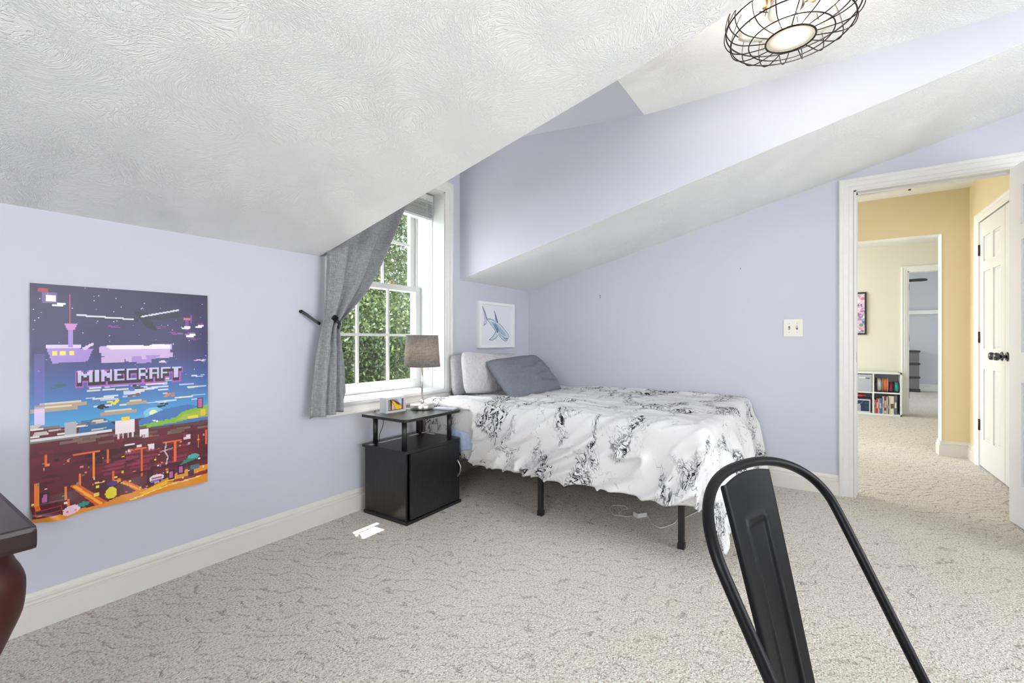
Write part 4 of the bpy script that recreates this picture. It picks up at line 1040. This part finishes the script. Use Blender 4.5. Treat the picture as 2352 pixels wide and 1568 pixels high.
for L_ in ([(0.19,0.36),(0.28,0.35),(0.42,0.39)], [(0.56,0.45),(0.66,0.52),(0.76,0.61),(0.86,0.71),(0.90,0.79),(0.86,0.84),(0.76,0.82),(0.64,0.76),(0.57,0.70)], [(0.19,0.37),(0.30,0.47),(0.40,0.58),(0.47,0.67)], [(0.56,0.74),(0.66,0.84),(0.76,0.90),(0.82,0.90),(0.85,0.85)], [(0.06,0.06),(0.13,0.19),(0.19,0.35)], [(0.06,0.07),(0.11,0.24),(0.13,0.40),(0.10,0.52)], [(0.10,0.52),(0.16,0.47),(0.19,0.38)], [(0.42,0.14),(0.48,0.28),(0.54,0.44)], [(0.42,0.15),(0.45,0.30),(0.44,0.42)], [(0.47,0.66),(0.38,0.78),(0.26,0.87),(0.36,0.88),(0.46,0.83),(0.54,0.75)], [(0.72,0.83),(0.78,0.855),(0.84,0.845)]):
    R2.line(L_, 0.006, ink, 0.9, asp=0.75)
R2.mesh(lambda u, v: (px0+0.03+(px1-px0-0.06)*u, A-0.0228, pz1-0.022-(pz1-pz0-0.044)*v), 'picture', 'print_matte', pf)

# ================================================================== LIGHT SWITCH AND WALL MARKS
sw = thing('light_switch', (B, 0.15, 1.055), 'ivory double light switch on the wall left of the bedroom door', 'light switch')
MB().box(B-0.006, B, 0.092, 0.208, 1.055, 1.178, 0.0025).build('plate', 'ivory', sw)
for y, up in ((0.173, -1), (0.127, 1)):
    MB().box(B-0.018, B-0.006, y-0.0035, y+0.0035, 1.1165+up*0.004-0.004, 1.1165+up*0.006+0.004, 0.001).build('toggle', 'ivory', sw)
    MB().box(B-0.0066, B-0.0055, y-0.0055, y+0.0055, 1.104, 1.129).build('slot_shade', flat('brown_slot_shade', (0.16,0.12,0.07)), sw)  # toggle's dark shadow painted as a flat brown inset
    for z in (1.086, 1.147): MB().lathe([(0,0),(0.003,0),(0.0025,0.0015),(0,0.0018)], mtx=Matrix.Translation((B-0.0055, y, z)) @ Matrix.Rotation(-PI/2, 4, 'Y'), seg=10).build('screw', flat('ivory_screw', (0.4,0.38,0.32)), sw)
for z, lb in ((1.418, 'tiny dark screw anchor in the lavender wall above the bed, upper of the pair'), (1.403, 'tiny dark screw anchor in the lavender wall above the bed, lower of the pair')):
    m_ = MB().lathe([(0,0),(0.0045,0),(0.004,0.002),(0,0.0025)], mtx=Matrix.Translation((B-0.0003, 1.586, z)) @ Matrix.Rotation(-PI/2, 4, 'Y'), seg=12)
    tag(m_.build('wall_anchor', 'dark_hole'), lb, 'wall anchor')
m_ = MB().tube([(B, 0.480, 1.562), (B-0.008, 0.480, 1.560), (B-0.009, 0.480, 1.552)], 0.0018, 8)
tag(m_.build('nail', 'bronze'), 'single small nail in the lavender wall between bed and light switch', 'nail')

# ================================================================== POWER TAP AND CORD UNDER THE BED
pt = thing('power_strip', (2.62, 0.87, 0), 'small white power tap lying on the carpet under the bed', 'power strip')
Rp = Matrix.Translation((2.630, 0.868, 0.0)) @ Matrix.Rotation(-0.60, 4, 'Z')
MB().box(-0.034, 0.034, -0.021, 0.021, 0.0, 0.026, 0.004).xform(Rp).build('body', 'white_plastic', pt)
mb = MB()
for u in (-0.018, 0.014):
    for q in (-0.006, 0.006): mb.box(u+q-0.0012, u+q+0.0022, -0.008, 0.004, 0.0255, 0.0268)
    mb.box(u-0.002, u+0.002, -0.015, -0.011, 0.0255, 0.0268)
mb.xform(Rp).build('socket', 'dark_hole', pt)
c1_ = [(2.582,0.893,.012),(2.574,0.93,.004),(2.566,0.968,.004),(2.555,0.996,.004),(2.61,1.041,.004),(2.66,1.063,.004),(2.704,1.059,.004),(2.724,1.025,.004),(2.723,0.993,.006),(2.697,0.963,.004),(2.672,0.985,.004),(2.599,0.988,.004)]
c2_ = [(2.660,0.845,.012),(2.60,0.80,.004),(2.563,0.782,.004),(2.532,0.747,.004),(2.525,0.718,.004),(2.576,0.692,.004),(2.628,0.675,.004),(2.686,0.672,.004),(2.711,0.656,.004),(2.761,0.640,.004),(2.95,0.60,.004),(3.3,0.62,.004),(3.6,0.60,.004)]
MB().tube(smoothpath(c1_, 6), 0.0024, 7).build('looped_cord', 'white_plastic', pt)
MB().tube(smoothpath(c2_, 6), 0.0026, 7).build('power_cord', 'white_plastic', pt)

# ================================================================== CAGED CEILING LIGHT
CX, CY_, = 1.962, 0.088
cl = thing('ceiling_light', (CX, CY_, ZC), 'round black wire cage ceiling light with brass sockets and glowing bulbs', 'ceiling light')
MB().lathe([(0,0),(0.13,0),(0.13,-0.022),(0.12,-0.030),(0.03,-0.032),(0.028,-0.07),(0.045,-0.075),(0.045,-0.135),(0.02,-0.145),(0,-0.146)], CX, CY_, ZC, 40).build('mount', 'bronze', cl)
def ring(r_, z, th): return ([(CX+r_*math.cos(2*PI*k/72), CY_+r_*math.sin(2*PI*k/72), z) for k in range(72)], th)
for r_, z, th in ((0.080, 2.136, 0.0032), (0.136, 2.140, 0.0022), (0.197, 2.158, 0.0024), (0.214, 2.206, 0.0028), (0.205, 2.262, 0.0024), (0.152, 2.345, 0.0026)):
    p, t_ = ring(r_, z, th); MB().tube(p, t_, 8, closed=True).build('cage_ring', 'bronze', cl)
NR = 18
for k in range(NR):
    a = 2*PI*k/NR+0.1; tw_ = 0.16
    pr = [(0.080, 2.136, 0), (0.110, 2.136, 0.02), (0.165, 2.140, 0.06), (0.203, 2.158, 0.09), (0.220, 2.190, 0.11), (0.219, 2.222, 0.13), (0.206, 2.262, 0.14), (0.180, 2.310, 0.16), (0.152, 2.345, 0.17), (0.130, 2.362, 0.18)]
    P = smoothpath([(CX+r_*math.cos(a+q), CY_+r_*math.sin(a+q), z) for r_, z, q in pr], 4)
    MB().tube(P, 0.0019, 7).build('cage_wire', 'bronze', cl)
MB().lathe([(0,0.004),(0.05,0.003),(0.077,0.001),(0.077,-0.001),(0.0,-0.002)], CX, CY_, 2.140, 40).build('lens', 'lens', cl)
for k in range(5):
    a = 2*PI*k/5+0.5
    bl = MB(); pts = []
    for i in range(9):
        r_ = 0.035+0.135*i/8; row = []
        for j in range(6):
            ww = (0.018+0.034*math.sin(PI*(0.15+0.8*i/8))); o_ = (j/5-0.5)*2*ww
            row.append((CX+r_*math.cos(a)-o_*math.sin(a), CY_+r_*math.sin(a)+o_*math.cos(a), 2.196+0.25*o_+0.006*math.sin(PI*j/5)))
        pts.append(row)
    ob = bl.grid(pts).build('fan_blade', 'blade', cl); ob.modifiers.new('thickness', 'SOLIDIFY').thickness = 0.003
for k in range(4):
    a = 2*PI*k/4+0.35
    dv_ = Vector((math.cos(a), math.sin(a), -0.35)).normalized(); o_ = Vector((CX, CY_, ZC-0.085))+Vector((math.cos(a), math.sin(a), 0))*0.045
    rot = dv_.to_track_quat('Z', 'Y').to_matrix().to_4x4()
    mt = Matrix.Translation(o_) @ rot
    sk = MB().lathe([(0,0),(0.018,0),(0.022,0.012),(0.022,0.030),(0.026,0.034),(0.026,0.046),(0.020,0.050),(0,0.050)], seg=20, mtx=mt).build('bulb_socket', 'brass', cl)
    MB().lathe([(0.013,0.050),(0.014,0.058),(0.025,0.078),(0.029,0.095),(0.024,0.113),(0.012,0.122),(0,0.124)], seg=20, mtx=mt).build('bulb', 'bulb', cl)
light('ceiling_lamp_light', 'POINT', (CX, CY_, 2.235), 25, (1.0, 0.95, 0.88), radius=0.075)

# ================================================================== METAL CHAIR (foreground)
CQ = [0.487, 0.515, 0.643, 0.518, 0.023, 0.839, 0.089, 0.177, 0.163, 0.073, 0.052, 0.025, 0.111]
cq0, dq0, phi = CQ[0], CQ[1], CQ[2]
cy_, sy_ = math.cos(YAW), math.sin(YAW)
def cw(x, y, z):
    R_ = cq0+x*math.cos(phi)-y*math.sin(phi); D_ = dq0+x*math.sin(phi)+y*math.cos(phi)
    return Vector((cy_*D_+sy_*R_, sy_*D_-cy_*R_, z))
def yb(x, z, extra=0.0):
    h = z-0.45; return CQ[3]*h+CQ[11]*h*h+CQ[4]*(1-min(1.3, abs(x)/CQ[7])**2)+extra
ch = thing('metal_chair', (*cw(0, -0.1, 0)[:2], 0), 'black metal cafe chair with looped tube back in the right foreground', 'chair')
Ht, rA, w1, w2 = CQ[5], CQ[6], CQ[7], CQ[8]; z0 = 0.42
path = []
zz_ = np.linspace(z0, Ht-rA, 16)[:-1]
for z in zz_: path.append((-(w2+(w1-w2)*(z-z0)/(Ht-rA-z0)), z))
for k in range(41):
    t_ = PI-PI*k/40; cc, ss = math.cos(t_), math.sin(t_)
    path.append((w1*math.copysign(abs(cc)**0.8, cc), Ht-rA+rA*abs(ss)**0.8))
for z in zz_[::-1]: path.append(((w2+(w1-w2)*(z-z0)/(Ht-rA-z0)), z))
P = [cw(x, yb(x, z), z) for x, z in path]
P = smoothpath(P[::2] if len(P) % 2 else P[::2]+[P[-1]], 3)
MB().tube(P, 0.0072, 18).build('back_frame', 'black_metal', ch)
# splat with pressed rib
hT, hB, ex = CQ[9], CQ[10], CQ[12]
def splat(u, z, push=0.0):
    k = (z-0.45)/(Ht-0.45); hw = hB+(hT-hB)*k
    x = hw*u
    return cw(x, yb(x, z, ex*(1-k))-push+0.004*(u*u-1)*0-0.003, z)
pts = []
for i in range(61):
    k = i/60; row = []
    for j in range(41):
        u = -1+2*j/40
        ztop = Ht-0.008-0.008*u*u
        z = 0.440+(ztop-0.440)*k
        # pressed panel outline: raised ridge
        du = abs(u)-0.40; zt_, zb_ = 0.765, 0.462
        dz_ = max(z-zt_, zb_-z)
        d = max(du*0.06, dz_)
        rdg = math.exp(-(d/0.0032)**2)
        ins = 1/(1+math.exp(d/0.002))
        edge = max(0, abs(u)-0.93)/0.07
        row.append(splat(u, z, 0.0036*rdg-0.0028*ins-0.005*edge**2))
    pts.append(row)
o = MB().grid(pts).build('back_splat', 'black_metal', ch); o.modifiers.new('thickness', 'SOLIDIFY').thickness = 0.0022
o.modifiers.new('sub', 'SUBSURF').levels = 1
# seat, apron, legs (below the picture)
seat = []
def seat_out(a, s_=1.0):
    cc, ss = math.cos(a), math.sin(a); e = 0.35
    return (0.185*s_*math.copysign(abs(cc)**e, cc), -0.115+0.185*s_*math.copysign(abs(ss)**e, ss)*(1.05 if ss < 0 else 1.25))
mb = MB(); rows = []
for s_, z in ((0.02, 0.437), (0.6, 0.438), (0.86, 0.442), (0.97, 0.444), (1.0, 0.440), (1.0, 0.405), (0.985, 0.405)):
    rows.append([cw(*seat_out(2*PI*k/64, s_), z) for k in range(64)])
o = mb.grid(rows, wrap=True).build('seat', 'black_metal', ch); o.modifiers.new('thickness', 'SOLIDIFY').thickness = 0.002
for x, y, fx, fy in ((-0.155, -0.285, -0.20, -0.34), (0.155, -0.285, 0.20, -0.34), (-0.155, 0.075, -0.21, 0.19), (0.155, 0.075, 0.21, 0.19)):
    p0, p1 = cw(x, y, 0.425), cw(fx, fy, 0.0)
    lg = MB(); q = []
    d_ = (p1-p0)
    for k in range(9): q.append(p0+d_*k/8+Vector((0, 0, 0)))
    lg.tube(q, [0.022-0.011*k/8 for k in range(9)], 10); lg.build('leg', 'black_metal', ch)
mb = MB()
for a_, b_ in (((-0.175,-0.305),(0.175,0.12)), ((0.175,-0.305),(-0.175,0.12))): mb.tube([cw(*a_, 0.26), cw(*b_, 0.27)], 0.004, 8)
mb.build('cross_brace', 'black_metal', ch)

# ================================================================== DESK (left foreground corner)
dk = thing('desk', (-0.15, 1.55, 0), 'dark mahogany desk with a curved leg at the left edge of the room', 'desk')
dx0, dx1, dY0, dY1 = -0.42, 0.165, 0.943, 2.295
MB().box(dx0, dx1, dY0, dY1, 0.727, 0.760, 0.007).build('desk_top', 'desk', dk)
MB().box(dx0+0.05, dx1-0.055, dY0+0.055, dY0+0.075, 0.62, 0.727).box(dx0+0.05, dx1-0.055, dY1-0.075, dY1-0.055, 0.62, 0.727).box(dx1-0.08, dx1-0.06, dY0+0.06, dY1-0.06, 0.645, 0.727).box(dx0+0.05, dx0+0.07, dY0+0.06, dY1-0.06, 0.60, 0.727).build('apron', 'desk_leg', dk)
def cab_leg(cx, cy, sx, sy):
    prof = [(0.727, 0.000, 0.030), (0.70, 0.006, 0.034), (0.675, 0.016, 0.038), (0.64, 0.012, 0.038), (0.60, -0.004, 0.034), (0.54, -0.028, 0.029), (0.45, -0.046, 0.024), (0.34, -0.050, 0.020), (0.22, -0.042, 0.017), (0.12, -0.026, 0.016), (0.06, -0.008, 0.019), (0.03, 0.004, 0.027), (0.012, 0.006, 0.028), (0.0, 0.004, 0.022)]
    P = smoothpath([(cx+sx*o_, cy+sy*o_, z) for z, o_, r_ in prof], 4)
    rs = []
    for i in range(len(prof)-1):
        for k in range(4): rs.append(prof[i][2]+(prof[i+1][2]-prof[i][2])*k/4)
    rs.append(prof[-1][2])
    MB().tube(P, rs, 20).build('leg', 'desk_leg', dk)
for cx, cy, sx, sy in ((dx1-0.052, dY0+0.052, 1, -1), (dx0+0.052, dY0+0.052, -1, -1), (dx1-0.052, dY1-0.06, 1, 1), (dx0+0.052, dY1-0.06, -1, 1)): cab_leg(cx, cy, sx*0.55, sy*0.55)

# ================================================================== PLAYROOM FURNITURE
SX0, SX1, SY0, SY1, SH = 8.017, 8.300, -0.926, -0.318, 0.585
cs = thing('cube_shelf', ((SX0+SX1)/2, -0.62, 0), 'white four-cube shelf unit standing against the far playroom wall', 'shelf')
tk = 0.018; ym = -0.622
MB().box(SX0, SX1, SY0, SY0+tk, 0, SH).box(SX0, SX1, SY1-tk, SY1, 0, SH).box(SX0, SX1, SY0, SY1, SH-tk, SH).box(SX0, SX1, SY0, SY1, 0, 0.022).box(SX0+0.004, SX1, ym-tk/2, ym+tk/2, 0.022, SH-tk).build('carcass', 'white', cs)
for y0, y1 in ((SY0+tk, ym-tk/2), (ym+tk/2, SY1-tk)): MB().box(SX0+0.003, SX1, y0, y1, 0.298, 0.316).build('shelf_board', 'white', cs)
MB().box(SX1-0.006, SX1, SY0, SY1, 0, SH).build('back_panel', flat('shelf_back', (0.55, 0.56, 0.60)), cs)
# fabric bin
bn = thing('fabric_bin', (8.15, -0.475, 0.316), 'pale grey fabric storage bin in the upper left shelf cube', 'storage bin')
MB().box(SX0+0.012, SX1-0.02, ym+0.014, SY1-tk-0.004, 0.317, 0.556, 0.006).build('body', flat('pale_grey_fabric', (0.46, 0.49, 0.54), 0.9), bn)
MB().box(SX0+0.009, SX0+0.0125, -0.535, -0.465, 0.498, 0.515, 0.001).build('label_tab', 'white', bn)
MB().box(SX0+0.008, SX0+0.0125, -0.585, -0.538, 0.494, 0.510, 0.001).build('handle', flat('dark_grey_web', (0.16, 0.16, 0.17)), bn)
# spools
def spool(y, r_, wd, col, nm, lb):
    t = thing('spool', (8.12, y, 0.316), lb, 'spool', 'spools in the shelf')
    cz_ = 0.3165+r_
    mt = Matrix.Translation((8.12, y, cz_)) @ Matrix.Rotation(PI/2, 4, 'X')
    MB().lathe([(0.02,-wd/2),(r_,-wd/2),(r_,-wd/2+0.004),(0.02,-wd/2+0.004)], seg=28, mtx=mt).lathe([(0.02,wd/2-0.004),(r_,wd/2-0.004),(r_,wd/2),(0.02,wd/2)], seg=28, mtx=mt).build('flange', flat('dark_flange', (0.05, 0.05, 0.06)) if nm != 'orange' else flat('orange_flange', (0.75, 0.45, 0.28)), t)
    MB().lathe([(0.02,-wd/2+0.003),(r_*0.9,-wd/2+0.003),(r_*0.9,wd/2-0.003),(0.02,wd/2-0.003)], seg=28, mtx=mt).build('filament', flat(nm+'_filament', col, 0.4), t)
spool(-0.690, 0.098, 0.062, (0.62, 0.62, 0.62), 'white', 'large white spool, first of four in the upper right cube')
spool(-0.753, 0.098, 0.060, (0.72, 0.20, 0.07), 'orange', 'large orange spool beside the white one in the shelf')
spool(-0.815, 0.072, 0.052, (0.35, 0.04, 0.13), 'magenta', 'small magenta spool between the orange and teal ones')
spool(-0.872, 0.072, 0.052, (0.02, 0.40, 0.30), 'teal', 'small teal green spool at the right end of the cube')
mb = MB().box(8.06, 8.22, -0.655, -0.637, 0.317, 0.44, 0.002)
tag(mb.build('box', flat('dark_brown_card', (0.08, 0.065, 0.07))), 'narrow dark box left of the white spool in the shelf', 'box')
# books
bk = [(0.011, 0.185, (0.55,0.50,0.58), 'thin pale lilac book leaning at the left end of the shelf row', 0.5), (0.008, 0.18, (0.60,0.12,0.12), 'very thin dark red book second from the left in the row', 0.2), (0.024, 0.20, (0.66,0.05,0.06), 'bright red book near the left end of the row', 0.8),
      (0.010, 0.20, (0.72,0.62,0.60), 'thin whitish book between the red and the blue one', 0.4), (0.026, 0.205, (0.05,0.30,0.52), 'bright blue book in the middle left of the row', 0.7), (0.008, 0.215, (0.08,0.08,0.10), 'thin black book right of the blue one', 0.2),
      (0.016, 0.235, (0.62,0.55,0.56), 'pale pinkish book right of the thin black one', 0.5), (0.026, 0.24, (0.22,0.05,0.13), 'dark plum book with a white foot in the row centre', 0.8), (0.014, 0.235, (0.55,0.60,0.42), 'pale green book left of the wide cream one', 0.3),
      (0.010, 0.23, (0.10,0.12,0.10), 'thin blackish green book touching the wide cream one', 0.3), (0.052, 0.245, (0.72,0.70,0.52), 'wide cream book with a dark square emblem on its spine', 0.0), (0.034, 0.25, (0.12,0.14,0.16), 'dark slate book at the right end of the row', 0.6)]
yy = -0.634
for i, (wd, hh, col, lb, mark) in enumerate(bk):
    wd *= 1.02; dep = 0.15+0.02*((i*7) % 3)
    t = thing('book', (8.05+dep/2, yy-wd/2, 0.022), lb, 'book', 'books in the lower right cube')
    x0_ = 8.030+0.004*((i*5) % 3); y1_ = yy-0.0006; y0_ = yy-wd+0.0006
    MB().box(x0_, x0_+dep, y0_, y1_, 0.0225, 0.0225+hh, 0.001).build('cover', flat('book_%d' % i, col), t)
    MB().box(x0_+0.004, x0_+dep-0.002, y0_+0.002, y1_-0.002, 0.0225+hh-0.0005, 0.0225+hh+0.0004).build('pages', flat('book_pages', (0.70, 0.62, 0.48)), t)
    if mark:
        lc = (0.75,0.72,0.68) if sum(col) < 1.2 else (0.35,0.15,0.15)
        MB().box(x0_-0.0006, x0_+0.001, y0_+wd*0.25, y1_-wd*0.25, 0.0225+hh*0.35, 0.0225+hh*0.35+hh*0.5*mark).build('spine_lettering', flat('spine_mark_%d' % (sum(col) < 1.2), lc), t)
    if 'emblem' in lb:
        MB().box(x0_-0.0006, x0_+0.001, y0_+0.002, y0_+0.034, 0.10, 0.165).build('emblem', flat('spine_emblem', (0.12, 0.11, 0.06)), t)
    if 'white foot' in lb:
        MB().box(x0_-0.0008, x0_+0.001, y0_+0.003, y1_-0.003, 0.028, 0.065).build('spine_foot', flat('spine_white', (0.72, 0.70, 0.70)), t)
    yy -= wd
# framed print and red pouch in the lower left cube
fp = thing('box_game', (8.10, -0.47, 0.022), 'dark blue boxed item with a white border in the lower left cube', 'box')
MB().box(8.035, 8.16, -0.592, -0.345, 0.0225, 0.205, 0.004).build('body', flat('white_card', (0.62, 0.64, 0.68)), fp)
r3 = Raster(40, 28, c8(30, 52, 84)); r3.poly([(0.0,0.95),(0.5,0.3),(0.55,0.4),(0.15,1)], c8(200,205,215)); r3.rect(0.42,0.45,0.58,1.0,c8(170,176,190)); r3.poly([(0.5,0.3),(0.7,0.0),(0.74,0.02),(0.56,0.4)], c8(70,110,140)); r3.rect(0.75,0.2,0.95,0.3,c8(50,90,120)); r3.rect(0.78,0.6,0.95,0.66,c8(60,100,130))
r3.mesh(lambda u, v: (8.0345, -0.358-0.221*u, 0.190-0.150*v), 'picture', 'print', fp)
mb = MB().box(8.04, 8.15, -0.60, -0.38, 0.2055, 0.228, 0.008)
tag(mb.build('folded_cloth', flat('navy_cloth', (0.025, 0.03, 0.06), 0.9)), 'folded navy cloth lying on the boxed item in the shelf', 'cloth')
mb = MB(); rows = []
for i in range(13):
    row = []
    for k in range(20):
        a = 2*PI*k/20; u = i/12; e = math.sin(PI*min(max(u, 0.02), 0.98))**0.4
        row.append((8.09+0.045*e*math.cos(a), -0.415-0.135*u, 0.229+0.024+0.024*e*math.sin(a)+0.004*math.sin(u*9)*e))
    rows.append(row)
tag(mb.grid(rows, wrap=True).build('pouch', flat('red_shiny_pouch', (0.55, 0.06, 0.07), 0.3)), 'small shiny red pouch on top of the folded navy cloth', 'pouch')
# framed floral print on the playroom wall
hp_ = thing('wall_picture', (PX, -0.30, 1.11), 'black framed pink and blue floral print on the far playroom wall', 'framed picture')
MB().box(PX-0.022, PX-0.001, -0.567, -0.06, 1.112, 1.133).box(PX-0.022, PX-0.001, -0.567, -0.06, 1.703, 1.724).box(PX-0.022, PX-0.001, -0.567, -0.546, 1.133, 1.703).box(PX-0.022, PX-0.001, -0.081, -0.06, 1.133, 1.703).build('frame', flat('black_frame', (0.02, 0.02, 0.022)), hp_)
r4 = Raster(60, 72, c8(226, 196, 214)); rng = random.Random(5)
for k in range(420):
    x, y = rng.random(), rng.random(); c = rng.choice((c8(214,110,160), c8(240,224,232), c8(120,160,210), c8(150,110,180), c8(236,170,180), c8(90,130,190) if y > 0.5 else c8(240,210,220), c8(90,150,110), c8(250,240,244)))
    r4.ell(x, y, 0.02+0.04*rng.random(), 0.015+0.03*rng.random(), c, 0.8)
r4.rect(0.55,0.25,0.98,0.36,c8(214,196,226)); 
for k in range(5): r4.rect(0.60+0.075*k,0.27,0.64+0.075*k,0.30,c8(90,80,120)); r4.rect(0.58+0.08*k,0.32,0.63+0.08*k,0.34,c8(90,80,120))
r4.mesh(lambda u, v: (PX-0.010, -0.081-0.465*u, 1.703-0.570*v), 'picture', 'print_matte', hp_)
# far room: slim drawer rack and ceiling fan
rk = thing('drawer_rack', (12.15, -1.50, 0), 'tall narrow dark rack of mesh drawers in the far room', 'rack')
for z in (0.0, 0.27, 0.54, 0.79): MB().box(12.0, 12.36, -1.665, -1.30, z, z+(0.06 if z == 0 else 0.035), 0.005).build('tray_frame', flat('rack_black', (0.02,0.02,0.022)), rk)
for z0_, z1_ in ((0.06, 0.27), (0.305, 0.54), (0.575, 0.79)): MB().box(12.02, 12.34, -1.650, -1.31, z0_, z1_, 0.004).build('drawer', flat('mesh_grey', (0.13,0.12,0.12)), rk)
fn_ = thing('ceiling_fan', (11.0, -1.05, 2.42), 'dark bladed ceiling fan in the far room seen through two doorways', 'ceiling fan')
MB().lathe([(0,0),(0.06,0),(0.06,-0.03),(0.015,-0.05),(0.015,-0.20),(0.09,-0.22),(0.10,-0.30),(0.05,-0.34),(0,-0.345)], 11.0, -1.05, 2.42, 24).build('motor', 'bronze', fn_)
for k in range(5):
    a = -PI/2+2*PI*k/5
    mt = Matrix.Translation((11.0, -1.05, 2.125)) @ Matrix.Rotation(a, 4, 'Z') @ Matrix.Rotation(0.45, 4, 'X')
    MB().prism([(0.08,-0.03),(0.20,-0.055),(0.50,-0.07),(0.56,-0.05),(0.575,0.0),(0.56,0.05),(0.50,0.07),(0.20,0.055),(0.08,0.03)], 'z', -0.004, 0.004).xform(mt).build('fan_blade', flat('dark_walnut', (0.045,0.035,0.032)), fn_)

# ================================================================== GARDEN OUTSIDE
# unseen pale slope added under the dormer window to bounce sunlight indoors
struct(MB().prism([(WO, 0.42), (5.2, -0.35), (5.2, -0.55), (WO, 0.2)], 'x', -2.0, 6.5).build('bounce_roof', flat('pale_bounce_roof', (0.80, 0.79, 0.78), 0.9)))
struct(MB().box(-30, 50, WO+0.3, 60, -3.3, -3.2).build('ground', 'grass'))
def make_tree(x, y, zc_, rx, ry, rz, nleaf, size, seed, label):
    rg = np.random.default_rng(seed)
    t = thing('tree', (x, y, -3.2), label, 'tree')
    tr = MB().tube(smoothpath([(x, y, -3.25), (x+0.1, y+0.05, -1.0), (x-0.05, y, 1.0), (x+0.1, y+0.1, zc_+rz*0.6)], 5), [0.22-0.16*k/15 for k in range(16)], 10)
    r_ = random.Random(seed)
    for k in range(14):
        a = r_.random()*2*PI; z1_ = zc_-rz*0.6+r_.random()*rz*1.3; L = 0.75
        tr.tube(smoothpath([(x, y, z1_-0.5), (x+math.cos(a)*rx*0.4, y+math.sin(a)*ry*0.4, z1_), (x+math.cos(a)*rx*L, y+math.sin(a)*ry*L, z1_+0.5)], 4), [0.05-0.035*q/8 for q in range(9)], 6)
    tr.build('trunk', 'bark', t)
    # leaves gathered in clumps
    nc = 90
    d = rg.normal(size=(nc, 3)); d /= np.linalg.norm(d, axis=1)[:, None]
    cc = d*(rg.random(nc)**0.45)[:, None]*np.array([rx, ry, rz])+np.array([x, y, zc_])
    ci = rg.integers(0, nc, nleaf)
    off = rg.normal(size=(nleaf, 3))*np.array([0.42, 0.42, 0.30])
    p = cc[ci]+off
    ax = rg.normal(size=(nleaf, 3))+np.array([0, 0, 0]); ax /= np.linalg.norm(ax, axis=1)[:, None]
    up_ = rg.normal(size=(nleaf, 3))+np.array([0, 0, 1.6]); b_ = np.cross(up_, ax); b_ /= np.linalg.norm(b_, axis=1)[:, None]
    nrm = np.cross(ax, b_)
    s_ = (size*(0.6+0.8*rg.random(nleaf)))[:, None]
    v = np.stack([p-ax*s_, p-b_*s_*0.45+nrm*s_*0.15, p+ax*s_, p+b_*s_*0.45+nrm*s_*0.15], 1).reshape(-1, 3)
    me = bpy.data.meshes.new('crown'); v = v-np.array([x, y, -3.2])
    me.vertices.add(len(v)); me.vertices.foreach_set('co', v.astype(np.float32).ravel())
    me.loops.add(nleaf*4); me.loops.foreach_set('vertex_index', np.arange(nleaf*4, dtype=np.int32))
    me.polygons.add(nleaf); me.polygons.foreach_set('loop_start', np.arange(0, nleaf*4, 4, dtype=np.int32)); me.polygons.foreach_set('loop_total', np.full(nleaf, 4, dtype=np.int32))
    me.update(); me.validate(); me.materials.append(M['leaf'])
    o = bpy.data.objects.new('crown', me); C.objects.link(o); o.parent = t
make_tree(6.3, 8.0, 1.2, 2.1, 1.5, 3.6, 150000, 0.034, 1, 'dense leafy tree nearest the house, filling the dormer window panes')
make_tree(11.6, 8.6, 1.4, 1.5, 1.4, 3.2, 26000, 0.060, 3, 'leafy tree standing to the right of the nearest tree, beyond the window jamb')
make_tree(4.6, 15.2, 2.0, 2.2, 1.8, 4.8, 36000, 0.085, 4, 'tall darker tree far behind, on the left of the view')
make_tree(11.8, 15.0, 2.2, 2.8, 1.8, 4.8, 36000, 0.095, 5, 'tall darker tree far behind, on the right of the view')
